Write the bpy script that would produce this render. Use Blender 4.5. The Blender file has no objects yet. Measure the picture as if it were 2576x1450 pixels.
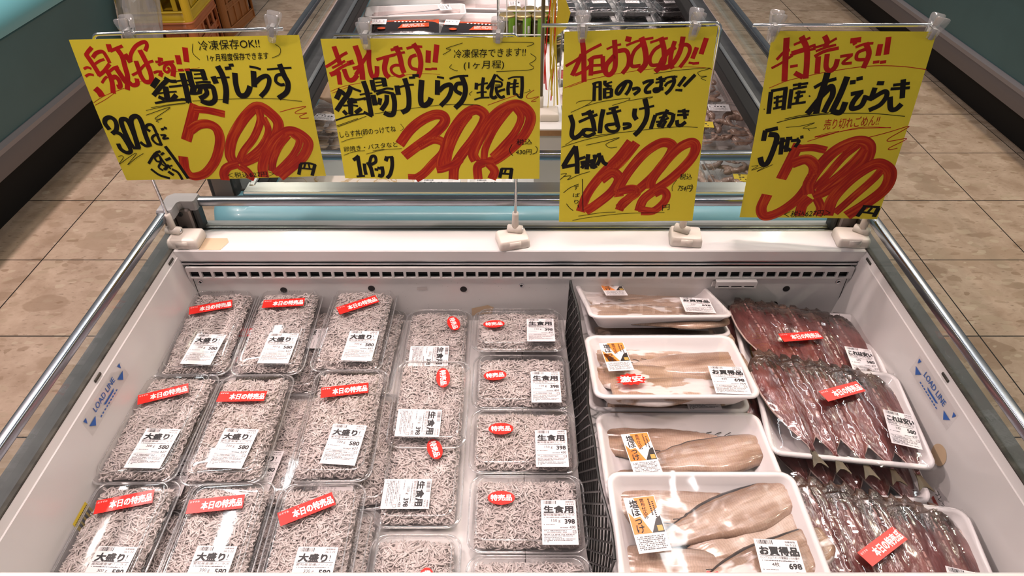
import bpy, bmesh, math, random
import numpy as np
from mathutils import Vector, Matrix, noise

scene = bpy.context.scene
COL = scene.collection
R = math.radians
# ------------------------------------------------------------------ camera
cd = bpy.data.cameras.new('camera')
cd.sensor_width = 36.0
cd.lens = 36.0 * 1716.0 / 2576.0
cd.clip_start = 0.02
cam = bpy.data.objects.new('camera', cd)
cam.location = (0, 0, 1.507)
cam.rotation_euler = (R(90 - 39.7), 0, 0)
COL.objects.link(cam)
scene.camera = cam
# ------------------------------------------------------------------ light
world = bpy.data.worlds.new('shop_air')
scene.world = world
world.use_nodes = True
world.node_tree.nodes['Background'].inputs[0].default_value = (0.93, 0.97, 1.0, 1)
world.node_tree.nodes['Background'].inputs[1].default_value = 0.125

def area(name, loc, size, power, color, target=None, shape='RECTANGLE', spread=180):
    l = bpy.data.lights.new(name, 'AREA')
    l.shape = shape
    l.size, l.size_y = size
    l.energy = power
    l.color = color
    l.spread = R(spread)
    o = bpy.data.objects.new(name, l)
    o.location = loc
    d = Vector(target if target else (loc[0], loc[1], 0)) - Vector(loc)
    o.rotation_euler = d.to_track_quat('-Z', 'Y').to_euler()
    COL.objects.link(o)
    return o

PINK = (1.0, 0.79, 0.74)
WARM = (1.0, 0.87, 0.68)
COOL = (0.92, 0.97, 1.0)
# pink-tinted fresh food lamps over the display cases
area('ceiling_lamp_fresh', (-0.40, 0.62, 2.75), (0.9, 0.30), 3.3, PINK, spread=48)
area('ceiling_lamp_fresh', (0.50, 1.25, 2.75), (0.35, 0.25), 2.2, PINK, (0.30, .75, .6), spread=48)
area('ceiling_lamp_fresh', (0.05, 2.35, 2.75), (1.1, 0.5), 4.6, PINK, spread=48)
# long ceiling tubes, seen as streaks in film and lids
for x, y, p in ((-2.40, 3.0, 14), (-1.85, 3.0, 20), (1.00, 3.1, 12), (2.15, 2.9, 16)):
    area('ceiling_tube', (x, y, 3.6), (0.08, 2.4), p, COOL)
# round down lights over the aisles
for x, y, p, c in ((-1.84, 0.4, 30, PINK), (-1.84, 1.6, 30, PINK), (-1.70, 2.9, 10, WARM), (-1.5, 3.9, 7, WARM), (2.02, 0.4, 14, WARM),
                   (2.02, 1.6, 16, WARM), (2.02, 2.9, 12, WARM), (1.8, 3.9, 10, WARM)):
    area('down_light', (x, y, 2.8), (0.10, 0.10), p, c, shape='DISK')
scene.view_settings.view_transform = 'Standard'
scene.view_settings.look = 'None'
scene.view_settings.gamma = 1
scene.view_settings.use_curve_mapping = False
scene.view_settings.exposure = 0.08
scene.cycles.transparent_max_bounces = 24
scene.cycles.max_bounces = 8

# ------------------------------------------------------------------ materials
def nm(name):
    m = bpy.data.materials.new(name)
    m.use_nodes = True
    nt = m.node_tree
    return m, nt, nt.nodes, nt.links, nt.nodes['Principled BSDF']

def mat(name, col, rough=0.5, metal=0.0, spec=0.5, vary=0.0, scale=20.0, bump=0.0, bscale=60.0, coat=0.0, sss=0.0, stretch=(1, 1, 1)):
    m, nt, N, L, b = nm(name)
    b.inputs['Base Color'].default_value = (*col, 1)
    b.inputs['Roughness'].default_value = rough
    b.inputs['Metallic'].default_value = metal
    b.inputs['Specular IOR Level'].default_value = spec
    b.inputs['Coat Weight'].default_value = coat
    b.inputs['Coat Roughness'].default_value = 0.06
    if sss:
        b.inputs['Subsurface Weight'].default_value = sss
        b.inputs['Subsurface Radius'].default_value = (0.01, 0.005, 0.003)
        b.inputs['Subsurface Scale'].default_value = 0.4
    tc = N.new('ShaderNodeTexCoord')
    mp = N.new('ShaderNodeMapping')
    mp.inputs['Scale'].default_value = stretch
    L.new(tc.outputs['Object'], mp.inputs['Vector'])
    if vary:
        n = N.new('ShaderNodeTexNoise')
        n.inputs['Scale'].default_value = scale
        n.inputs['Detail'].default_value = 5
        L.new(mp.outputs[0], n.inputs['Vector'])
        r = N.new('ShaderNodeValToRGB')
        r.color_ramp.elements[0].position = 0.3
        r.color_ramp.elements[1].position = 0.7
        r.color_ramp.elements[0].color = (*[max(0, c * (1 - vary)) for c in col], 1)
        r.color_ramp.elements[1].color = (*[min(1, c * (1 + vary * .6)) for c in col], 1)
        L.new(n.outputs['Fac'], r.inputs[0])
        L.new(r.outputs[0], b.inputs['Base Color'])
    if bump:
        n2 = N.new('ShaderNodeTexNoise')
        n2.inputs['Scale'].default_value = bscale
        n2.inputs['Detail'].default_value = 4
        L.new(mp.outputs[0], n2.inputs['Vector'])
        bp = N.new('ShaderNodeBump')
        bp.inputs['Strength'].default_value = bump
        bp.inputs['Distance'].default_value = 0.002
        L.new(n2.outputs['Fac'], bp.inputs['Height'])
        L.new(bp.outputs[0], b.inputs['Normal'])
    return m

def clear(name, tint=(0.97, 0.97, 0.97), rough=0.04, f0=0.04, gain=1.0, bump=0.0, bscale=30.0, stretch=(1, 1, 1), milky=0.0):
    """thin clear sheet: transparent with a facing-dependent gloss, optionally a little milky"""
    m = bpy.data.materials.new(name)
    m.use_nodes = True
    N, L = m.node_tree.nodes, m.node_tree.links
    N.clear()
    out = N.new('ShaderNodeOutputMaterial')
    tr = N.new('ShaderNodeBsdfTransparent'); tr.inputs[0].default_value = (*tint, 1)
    gl = N.new('ShaderNodeBsdfGlossy'); gl.inputs['Roughness'].default_value = rough
    lw = N.new('ShaderNodeLayerWeight'); lw.inputs['Blend'].default_value = 0.5
    pw = N.new('ShaderNodeMath'); pw.operation = 'POWER'; pw.inputs[1].default_value = 4.0
    ml = N.new('ShaderNodeMath'); ml.operation = 'MULTIPLY_ADD'; ml.inputs[1].default_value = 0.9 * gain; ml.inputs[2].default_value = f0 * gain
    ml.use_clamp = True
    mx = N.new('ShaderNodeMixShader')
    L.new(lw.outputs['Facing'], pw.inputs[0]); L.new(pw.outputs[0], ml.inputs[0]); L.new(ml.outputs[0], mx.inputs[0])
    src = tr
    if milky:
        df = N.new('ShaderNodeBsdfDiffuse'); df.inputs[0].default_value = (0.85, 0.85, 0.86, 1)
        mk = N.new('ShaderNodeMixShader'); mk.inputs[0].default_value = milky
        L.new(tr.outputs[0], mk.inputs[1]); L.new(df.outputs[0], mk.inputs[2]); src = mk
    L.new(src.outputs[0], mx.inputs[1]); L.new(gl.outputs[0], mx.inputs[2]); L.new(mx.outputs[0], out.inputs[0])
    if bump:
        tc = N.new('ShaderNodeTexCoord'); mp = N.new('ShaderNodeMapping'); mp.inputs['Scale'].default_value = stretch
        n = N.new('ShaderNodeTexNoise'); n.inputs['Scale'].default_value = bscale; n.inputs['Detail'].default_value = 3
        bp = N.new('ShaderNodeBump'); bp.inputs['Strength'].default_value = bump; bp.inputs['Distance'].default_value = 0.004
        L.new(tc.outputs['Object'], mp.inputs[0]); L.new(mp.outputs[0], n.inputs['Vector']); L.new(n.outputs['Fac'], bp.inputs['Height'])
        L.new(bp.outputs[0], gl.inputs['Normal']); L.new(bp.outputs[0], lw.inputs['Normal'])
    return m

def mat_floor():
    m, nt, N, L, b = nm('marble_tile')
    tc = N.new('ShaderNodeTexCoord')
    def voro(scale, sx, lo, hi, seed):
        mp = N.new('ShaderNodeMapping'); mp.inputs['Scale'].default_value = (sx, 1, 1); mp.inputs['Location'].default_value = (seed, seed * .7, seed)
        L.new(tc.outputs['Object'], mp.inputs[0])
        nz = N.new('ShaderNodeTexNoise'); nz.inputs['Scale'].default_value = 14; nz.inputs['Detail'].default_value = 3
        L.new(mp.outputs[0], nz.inputs['Vector'])
        ad = N.new('ShaderNodeVectorMath'); ad.operation = 'MULTIPLY_ADD'
        ad.inputs[1].default_value = (0.05, 0.05, 0.05)
        L.new(nz.outputs['Color'], ad.inputs[0]); L.new(mp.outputs[0], ad.inputs[2])
        v = N.new('ShaderNodeTexVoronoi'); v.inputs['Scale'].default_value = scale
        L.new(ad.outputs[0], v.inputs['Vector'])
        sp = N.new('ShaderNodeSeparateColor'); L.new(v.outputs['Color'], sp.inputs[0])
        # chip where distance < r * random
        rr = N.new('ShaderNodeMapRange'); rr.inputs[1].default_value = lo; rr.inputs[2].default_value = 1.0; rr.inputs[3].default_value = 0.0; rr.inputs[4].default_value = hi
        L.new(sp.outputs[0], rr.inputs[0])
        lt = N.new('ShaderNodeMath'); lt.operation = 'SUBTRACT'
        L.new(rr.outputs[0], lt.inputs[0]); L.new(v.outputs['Distance'], lt.inputs[1])
        st = N.new('ShaderNodeMapRange'); st.inputs[1].default_value = 0.0; st.inputs[2].default_value = 0.05
        L.new(lt.outputs[0], st.inputs[0])
        return st.outputs[0], sp.outputs[1]
    n1 = N.new('ShaderNodeTexNoise'); n1.inputs['Scale'].default_value = 9; n1.inputs['Detail'].default_value = 8; n1.inputs['Roughness'].default_value = 0.65
    L.new(tc.outputs['Object'], n1.inputs['Vector'])
    r1 = N.new('ShaderNodeValToRGB')
    r1.color_ramp.elements[0].position = 0.3; r1.color_ramp.elements[0].color = (0.36, 0.245, 0.172, 1)
    r1.color_ramp.elements[1].position = 0.7; r1.color_ramp.elements[1].color = (0.56, 0.415, 0.315, 1)
    L.new(n1.outputs['Fac'], r1.inputs[0])
    # short dark flecks, drawn out sideways
    mpf = N.new('ShaderNodeMapping'); mpf.inputs['Scale'].default_value = (1, 3.2, 1)
    L.new(tc.outputs['Object'], mpf.inputs[0])
    nf = N.new('ShaderNodeTexNoise'); nf.inputs['Scale'].default_value = 38; nf.inputs['Detail'].default_value = 6
    L.new(mpf.outputs[0], nf.inputs['Vector'])
    rf = N.new('ShaderNodeMapRange'); rf.inputs[1].default_value = 0.60; rf.inputs[2].default_value = 0.72; rf.inputs[3].default_value = 0; rf.inputs[4].default_value = 0.75
    L.new(nf.outputs['Fac'], rf.inputs[0])
    mixf = N.new('ShaderNodeMix'); mixf.data_type = 'RGBA'; mixf.inputs[7].default_value = (0.19, 0.13, 0.085, 1)
    L.new(rf.outputs[0], mixf.inputs[0]); L.new(r1.outputs[0], mixf.inputs[6])
    last = mixf.outputs[2]
    for scale, sx, lo, hi, seed, ca, cb in ((9.5, .60, .45, .75, 3.1, (0.27, 0.175, 0.115), (0.40, 0.28, 0.195)), (20, .62, .45, .62, 8.3, (0.29, 0.19, 0.125), (0.52, 0.40, 0.29)), (44, .55, .4, .6, 15.7, (0.24, 0.15, 0.09), (0.58, 0.46, 0.34))):
        f, rnd = voro(scale, sx, lo, hi, seed)
        rc = N.new('ShaderNodeValToRGB')
        rc.color_ramp.elements[0].color = (*ca, 1); rc.color_ramp.elements[1].color = (*cb, 1)
        L.new(rnd, rc.inputs[0])
        fm = N.new('ShaderNodeMath'); fm.operation = 'MULTIPLY'; fm.inputs[1].default_value = 0.62
        L.new(f, fm.inputs[0])
        mx = N.new('ShaderNodeMix'); mx.data_type = 'RGBA'
        L.new(fm.outputs[0], mx.inputs[0]); L.new(last, mx.inputs[6]); L.new(rc.outputs[0], mx.inputs[7])
        last = mx.outputs[2]
    # grout joints on a 0.4 m grid
    sx = N.new('ShaderNodeSeparateXYZ'); L.new(tc.outputs['Object'], sx.inputs[0])
    masks = []
    for ax, off in ((0, 0.29), (1, 0.375)):
        a = N.new('ShaderNodeMath'); a.operation = 'SUBTRACT'; a.inputs[1].default_value = off + 0.2
        L.new(sx.outputs[ax], a.inputs[0])
        md = N.new('ShaderNodeMath'); md.operation = 'FLOORED_MODULO'; md.inputs[1].default_value = 0.4
        L.new(a.outputs[0], md.inputs[0])
        s2 = N.new('ShaderNodeMath'); s2.operation = 'SUBTRACT'; s2.inputs[1].default_value = 0.2
        L.new(md.outputs[0], s2.inputs[0])
        ab = N.new('ShaderNodeMath'); ab.operation = 'ABSOLUTE'; L.new(s2.outputs[0], ab.inputs[0])
        cp = N.new('ShaderNodeMath'); cp.operation = 'LESS_THAN'; cp.inputs[1].default_value = 0.0022
        L.new(ab.outputs[0], cp.inputs[0]); masks.append(cp.outputs[0])
    mxx = N.new('ShaderNodeMath'); mxx.operation = 'MAXIMUM'; L.new(masks[0], mxx.inputs[0]); L.new(masks[1], mxx.inputs[1])
    mg = N.new('ShaderNodeMix'); mg.data_type = 'RGBA'; mg.inputs[7].default_value = (0.018, 0.015, 0.013, 1)
    L.new(mxx.outputs[0], mg.inputs[0]); L.new(last, mg.inputs[6])
    L.new(mg.outputs[2], b.inputs['Base Color'])
    b.inputs['Roughness'].default_value = 0.42
    b.inputs['Specular IOR Level'].default_value = 0.35
    return m

def mat_price_ink():
    """marker ink laid in streaks along each stroke (UV: u along, v across)"""
    m, nt, N, L, b = nm('red_marker_ink')
    uv = N.new('ShaderNodeUVMap'); uv.uv_map = 'stroke'
    mp = N.new('ShaderNodeMapping'); mp.inputs['Scale'].default_value = (0.45, 3.2, 1)
    L.new(uv.outputs[0], mp.inputs[0])
    n = N.new('ShaderNodeTexNoise'); n.inputs['Scale'].default_value = 1.5; n.inputs['Detail'].default_value = 5
    L.new(mp.outputs[0], n.inputs['Vector'])
    r = N.new('ShaderNodeValToRGB')
    e = r.color_ramp.elements
    e[0].position = 0.30; e[0].color = (0.31, 0.010, 0.008, 1)
    e[1].position = 0.74; e[1].color = (0.66, 0.14, 0.025, 1)
    k = e.new(0.50); k.color = (0.46, 0.022, 0.008, 1)
    k = e.new(0.62); k.color = (0.57, 0.060, 0.010, 1)
    L.new(n.outputs['Fac'], r.inputs[0])
    # ink gathers in a darker line along both edges of a stroke
    sx = N.new('ShaderNodeSeparateXYZ'); L.new(uv.outputs[0], sx.inputs[0])
    a = N.new('ShaderNodeMath'); a.operation = 'SUBTRACT'; a.inputs[1].default_value = .5; L.new(sx.outputs[1], a.inputs[0])
    ab = N.new('ShaderNodeMath'); ab.operation = 'ABSOLUTE'; L.new(a.outputs[0], ab.inputs[0])
    mr = N.new('ShaderNodeMapRange'); mr.inputs[1].default_value = .455; mr.inputs[2].default_value = .495; mr.inputs[4].default_value = .75
    L.new(ab.outputs[0], mr.inputs[0])
    mx = N.new('ShaderNodeMix'); mx.data_type = 'RGBA'; mx.inputs[7].default_value = (0.26, 0.010, 0.006, 1)
    L.new(mr.outputs[0], mx.inputs[0]); L.new(r.outputs[0], mx.inputs[6])
    L.new(mx.outputs[2], b.inputs['Base Color'])
    b.inputs['Roughness'].default_value = 0.5
    b.inputs['Specular IOR Level'].default_value = 0.25
    return m

def mat_flesh(name, stops, scale, stretch, rough=0.35, bump=0.25, coat=0.3, ribs=0.0, rscale=70, white=None, dark_y=None, dark_c=(0.045, 0.018, 0.016)):
    m, nt, N, L, b = nm(name)
    tc = N.new('ShaderNodeTexCoord')
    oi = N.new('ShaderNodeObjectInfo')
    mp = N.new('ShaderNodeMapping'); mp.inputs['Scale'].default_value = stretch
    av = N.new('ShaderNodeVectorMath'); av.operation = 'MULTIPLY_ADD'; av.inputs[1].default_value = (7, 7, 7)
    L.new(oi.outputs['Random'], av.inputs[0]); L.new(tc.outputs['Object'], av.inputs[2]); L.new(av.outputs[0], mp.inputs[0])
    n = N.new('ShaderNodeTexNoise'); n.inputs['Scale'].default_value = scale; n.inputs['Detail'].default_value = 6; n.inputs['Roughness'].default_value = 0.6
    L.new(mp.outputs[0], n.inputs['Vector'])
    r = N.new('ShaderNodeValToRGB')
    for i, (p, c) in enumerate(stops):
        e = r.color_ramp.elements[i] if i < 2 else r.color_ramp.elements.new(p)
        e.position = p; e.color = (*c, 1)
    L.new(n.outputs['Fac'], r.inputs[0])
    if ribs:
        wv_ = N.new('ShaderNodeTexWave'); wv_.bands_direction = 'X'; wv_.inputs['Scale'].default_value = rscale; wv_.inputs['Distortion'].default_value = 7; wv_.inputs['Detail'].default_value = 3; wv_.inputs['Detail Scale'].default_value = 1.4
        L.new(tc.outputs['Object'], wv_.inputs['Vector'])
        rm = N.new('ShaderNodeMapRange'); rm.inputs[3].default_value = 1 - ribs; rm.inputs[4].default_value = 1.0
        L.new(wv_.outputs['Fac'], rm.inputs[0])
        mm = N.new('ShaderNodeMix'); mm.data_type = 'RGBA'; mm.blend_type = 'MULTIPLY'; mm.inputs[0].default_value = 1
        L.new(r.outputs[0], mm.inputs[6]); L.new(rm.outputs[0], mm.inputs[7]); last = mm.outputs[2]
    else:
        last = r.outputs[0]
    if white:       # whitish haze of film touching the flesh, painted into its colour in patches
        nw = N.new('ShaderNodeTexNoise'); nw.inputs['Scale'].default_value = 17; nw.inputs['Detail'].default_value = 3
        mpw = N.new('ShaderNodeMapping'); mpw.inputs['Scale'].default_value = (1, 1.9, 1); mpw.inputs['Location'].default_value = (3, 5, 1)
        L.new(av.outputs[0], mpw.inputs[0]); L.new(mpw.outputs[0], nw.inputs['Vector'])
        rw_ = N.new('ShaderNodeMapRange'); rw_.inputs[1].default_value = white[0]; rw_.inputs[2].default_value = white[1]; rw_.inputs[4].default_value = .92
        L.new(nw.outputs['Fac'], rw_.inputs[0])
        mw = N.new('ShaderNodeMix'); mw.data_type = 'RGBA'; mw.inputs[7].default_value = (0.80, 0.74, 0.72, 1)
        L.new(rw_.outputs[0], mw.inputs[0]); L.new(last, mw.inputs[6]); last = mw.outputs[2]
    if dark_y:      # flesh turns dark towards the head
        sy = N.new('ShaderNodeSeparateXYZ'); L.new(tc.outputs['Object'], sy.inputs[0])
        ry_ = N.new('ShaderNodeMapRange'); ry_.inputs[1].default_value = dark_y[0]; ry_.inputs[2].default_value = dark_y[1]; ry_.inputs[4].default_value = .85
        L.new(sy.outputs[1], ry_.inputs[0])
        md_ = N.new('ShaderNodeMix'); md_.data_type = 'RGBA'; md_.inputs[7].default_value = (*dark_c, 1)
        L.new(ry_.outputs[0], md_.inputs[0]); L.new(last, md_.inputs[6]); last = md_.outputs[2]
    L.new(last, b.inputs['Base Color'])
    b.inputs['Roughness'].default_value = rough
    b.inputs['Coat Weight'].default_value = coat
    b.inputs['Coat Roughness'].default_value = 0.12
    wv = N.new('ShaderNodeTexNoise'); wv.inputs['Scale'].default_value = scale * 4
    L.new(mp.outputs[0], wv.inputs['Vector'])
    bp = N.new('ShaderNodeBump'); bp.inputs['Strength'].default_value = bump; bp.inputs['Distance'].default_value = 0.003
    L.new(wv.outputs['Fac'], bp.inputs['Height']); L.new(bp.outputs[0], b.inputs['Normal'])
    return m

def mat_marble():
    m, nt, N, L, b = nm('veined_board')
    tc = N.new('ShaderNodeTexCoord')
    n = N.new('ShaderNodeTexNoise'); n.inputs['Scale'].default_value = 9; n.inputs['Detail'].default_value = 5; n.inputs['Distortion'].default_value = 1.6
    L.new(tc.outputs['Object'], n.inputs['Vector'])
    r = N.new('ShaderNodeValToRGB'); e = r.color_ramp.elements
    e[0].position = 0.40; e[0].color = (0.68, 0.58, 0.52, 1)
    e[1].position = 0.60; e[1].color = (0.66, 0.57, 0.52, 1)
    for p, c in ((0.475, (0.68, 0.58, 0.50)), (0.50, (0.45, 0.27, 0.09)), (0.525, (0.68, 0.58, 0.50))):
        k = e.new(p); k.color = (*c, 1)
    L.new(n.outputs['Fac'], r.inputs[0]); L.new(r.outputs[0], b.inputs['Base Color'])
    b.inputs['Roughness'].default_value = 0.3
    return m

M = dict(
    floor=mat_floor(),
    white=mat('white_enamel', (0.72, 0.70, 0.69), .3, vary=.03, scale=9, coat=.25),
    inner=mat('white_liner', (0.70, 0.69, 0.68), .32, vary=.05, scale=7, coat=.15),
    grille=mat('grille_paint', (0.62, 0.61, 0.60), .45),
    dark=mat('dark_void', (0.012, 0.012, 0.013), .6),
    alu=mat('brushed_aluminium', (0.62, 0.62, 0.63), .28, 1, vary=.08, scale=40, stretch=(.05, 1, 1)),
    chrome=mat('chrome_wire', (0.80, 0.80, 0.82), .12, 1),
    rail=mat('polished_rail', (0.30, 0.32, 0.35), .24, 1, vary=.1, scale=20),
    gasket=mat('dark_grey_gasket', (0.040, 0.042, 0.044), .42, spec=.35, vary=.3, scale=30),
    grime=mat('grimy_groove', (0.05, 0.045, 0.035), .7, vary=.6, scale=60),
    bracket=mat('brown_grey_bracket', (0.20, 0.17, 0.16), .35, .4),
    bracketcap=mat('grey_plastic_cap', (0.30, 0.29, 0.29), .45),
    teal=mat('teal_enamel', (0.15, 0.35, 0.43), .36, coat=.2),
    tealdark=mat('dark_teal_panel', (0.060, 0.138, 0.150), .45, vary=.12, scale=3),
    teallip=mat('pale_teal_lip', (0.16, 0.42, 0.47), .25, coat=.4),
    bumper=mat('grey_rubber_bumper', (0.15, 0.125, 0.125), .5),
    bumperlight=mat('mauve_grey_strip', (0.27, 0.24, 0.25), .45),
    black=mat('black_plinth', (0.010, 0.009, 0.009), .6, spec=.2),
    glass=clear('case_glass', (0.92, 0.95, 0.94), .02, .035, .55),
    lid=clear('clear_lid', (0.965, 0.96, 0.96), .05, .045, 1.1, bump=.07, bscale=14, milky=.012),
    rimcl=clear('clear_rim', (0.90, 0.90, 0.90), .10, .10, 1.6, milky=.14),
    traycl=clear('clear_tray', (0.95, 0.945, 0.945), .07, .03, .6, bump=.15, bscale=40, milky=.03),
    film=clear('stretch_film', (0.98, 0.975, 0.975), .06, .065, 1.2, bump=.55, bscale=15, stretch=(1, 2.6, 1)),
    filmflat=clear('tight_film', (0.985, 0.98, 0.98), .05, .045, 1.0, bump=.16, bscale=11, milky=.015),
    clip=clear('clip_plastic', (0.93, 0.93, 0.92), .10, .06, 1.1, milky=.16),
    yellow=mat('yellow_card', (0.80, 0.67, 0.045), .6, spec=.3, vary=.03, scale=4),
    redink=mat('red_brush_ink', (0.50, 0.012, 0.010), .5, spec=.25, vary=.25, scale=30),
    priceink=mat_price_ink(),
    ink=mat('black_brush_ink', (0.010, 0.009, 0.009), .6, spec=.2),
    cream=mat('cream_plastic', (0.72, 0.65, 0.58), .35),
    foam=mat('white_foam', (0.83, 0.80, 0.80), .5, vary=.02, scale=60, coat=.15),
    paper=mat('label_paper', (0.82, 0.78, 0.79), .5),
    print=mat('label_print', (0.02, 0.02, 0.022), .6),
    printgrey=mat('label_small_print', (0.06, 0.055, 0.06), .6),
    stickred=mat('red_sticker', (0.78, 0.022, 0.014), .35),
    stickwhite=mat('white_letters', (0.86, 0.84, 0.83), .45),
    orange=mat('orange_label', (0.80, 0.27, 0.05), .4),
    labelblack=mat('black_label', (0.03, 0.025, 0.022), .4),
    gold=mat('gold_seal', (0.55, 0.36, 0.09), .4),
    stickyellow=mat('yellow_sticker', (0.80, 0.60, 0.05), .5),
    blue=mat('blue_print', (0.02, 0.11, 0.42), .5),
    tape=mat('old_tape', (0.62, 0.46, 0.30), .5),
    tapegrey=mat('faded_tape', (0.56, 0.52, 0.50), .5),
    net=mat('black_net', (0.012, 0.012, 0.012), .3),
    shirasu=mat_flesh('boiled_whitebait', ((.30, (0.48, 0.41, 0.39)), (.72, (0.70, 0.64, 0.62)), (.5, (0.60, 0.54, 0.52))), 55, (1, 1, 1), .33, .0, .25),
    hokke=mat_flesh('cured_fillet_flesh', ((.30, (0.17, 0.090, 0.055)), (.72, (0.70, 0.57, 0.49)), (.43, (0.35, 0.215, 0.145)), (.56, (0.53, 0.375, 0.285))), 8, (1, 4.2, 1), .30, .5, .4, .14, 95, (.70, .75), (.008, .034), (0.105, 0.052, 0.030)),
    hokkewhite=mat_flesh('cured_fillet_flesh_whitened', ((.27, (0.22, 0.125, 0.075)), (.80, (0.68, 0.56, 0.47)), (.43, (0.39, 0.25, 0.17)), (.60, (0.53, 0.38, 0.285))), 12, (1, 3.4, 1), .30, .5, .4, .14, 95, (.52, .56), (.012, .036), (0.12, 0.062, 0.036)),
    hokkeflip=mat_flesh('cured_fillet_flesh_other_side', ((.30, (0.17, 0.090, 0.055)), (.72, (0.70, 0.57, 0.49)), (.43, (0.35, 0.215, 0.145)), (.56, (0.53, 0.375, 0.285))), 8, (1, 4.2, 1), .30, .5, .4, .14, 95, (.70, .75), (-.008, -.034), (0.105, 0.052, 0.030)),
    hokkewhiteflip=mat_flesh('cured_fillet_flesh_whitened_other_side', ((.27, (0.22, 0.125, 0.075)), (.80, (0.68, 0.56, 0.47)), (.43, (0.39, 0.25, 0.17)), (.60, (0.53, 0.38, 0.285))), 12, (1, 3.4, 1), .30, .5, .4, .14, 95, (.52, .56), (-.012, -.036), (0.12, 0.062, 0.036)),
    hokkeskin=mat('dark_fish_skin', (0.03, 0.028, 0.03), .3, vary=.6, scale=60),
    fat=mat_flesh('pale_fat', ((.35, (0.78, 0.70, 0.66)), (.7, (0.84, 0.79, 0.77))), 30, (1, 1, 1), .3, .15, .3),
    aji=mat_flesh('red_fish_flesh', ((.25, (0.050, 0.015, 0.014)), (.80, (0.42, 0.20, 0.185)), (.43, (0.125, 0.036, 0.033)), (.6, (0.225, 0.075, 0.068))), 14, (3.2, 1, 1), .26, .6, .5, dark_y=(.035, .085)),
    ajihead=mat_flesh('dark_fish_head', ((.3, (0.02, 0.014, 0.013)), (.75, (0.17, 0.10, 0.075)), (.5, (0.06, 0.035, 0.028))), 40, (1, 1, 1), .25, .5, .5),
    ajiedge=mat('pale_belly_edge', (0.62, 0.48, 0.43), .3, vary=.1, scale=60, coat=.3),
    ajibone=mat('pink_backbone', (0.36, 0.19, 0.175), .3, vary=.5, scale=80, coat=.3),
    tail=mat('olive_tail_fin', (0.085, 0.062, 0.032), .4, vary=.5, scale=120, stretch=(1, .1, 1)),
    marble=mat_marble(),
    pinkmetal=mat('case_liner_pinkish', (0.42, 0.33, 0.31), .35, .3, vary=.12, scale=8),
    greymetal=mat('grey_deck', (0.20, 0.20, 0.20), .45, .3),
    wood=mat('wood_edge', (0.40, 0.22, 0.10), .5, vary=.3, scale=40),
    palefish=mat_flesh('silver_fillet', ((.3, (0.62, 0.48, 0.46)), (.75, (0.76, 0.66, 0.64))), 12, (1, 4, 1), .3, .1, .3),
    silverskin=mat('silver_skin', (0.20, 0.19, 0.21), .25, .4, vary=.5, scale=60),
    vacblack=mat('black_pouch', (0.020, 0.016, 0.017), .15, bump=.5, bscale=30, coat=.6),
    vacred=mat('red_orange_pouch', (0.55, 0.075, 0.02), .2, vary=.35, scale=30, bump=.5, bscale=30, coat=.6),
    seaweed=mat('dark_seaweed', (0.014, 0.012, 0.013), .2, bump=1, bscale=140, vary=.8, scale=120, coat=.6),
    jarglass=clear('jar_glass', (0.86, 0.88, 0.80), .03, .05, 1.0),
    jarfill=mat('olive_brown_preserve', (0.12, 0.085, 0.03), .35, vary=.5, scale=50),
    jarlid=mat('brass_lid', (0.50, 0.38, 0.17), .3, .8),
    jargreen=mat('green_label', (0.22, 0.45, 0.03), .45),
    wire=mat('white_wire', (0.80, 0.79, 0.78), .35),
    shrimp=mat_flesh('raw_shrimp', ((.3, (0.22, 0.13, 0.095)), (.75, (0.55, 0.41, 0.35)), (.5, (0.38, 0.25, 0.19))), 60, (1, 1, 1), .2, .2, .6),
    scallop=mat_flesh('shucked_oyster', ((.3, (0.42, 0.30, 0.22)), (.75, (0.75, 0.63, 0.52))), 30, (1, 1, 1), .2, .3, .5),
    tuna=mat_flesh('red_tuna', ((.3, (0.34, 0.03, 0.03)), (.75, (0.58, 0.14, 0.10))), 20, (1, 4, 1), .25, .2, .4),
    beige=mat('beige_tray', (0.72, 0.50, 0.36), .4),
    crateyellow=mat('yellow_crate', (0.62, 0.40, 0.02), .4, vary=.08, scale=6),
    crateorange=mat('orange_crate', (0.46, 0.135, 0.045), .45, vary=.1, scale=6),
    cratebrown=mat('brown_orange_crate', (0.36, 0.13, 0.035), .45, vary=.1, scale=6),
    bag=clear('crumpled_bag', (0.80, 0.80, 0.81), .2, .06, .9, milky=.30),
    spring=mat('clip_spring', (0.42, 0.42, 0.41), .45, .3),
    rust=mat('brownish_pole', (0.16, 0.13, 0.07), .35, .5),
)

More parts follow.
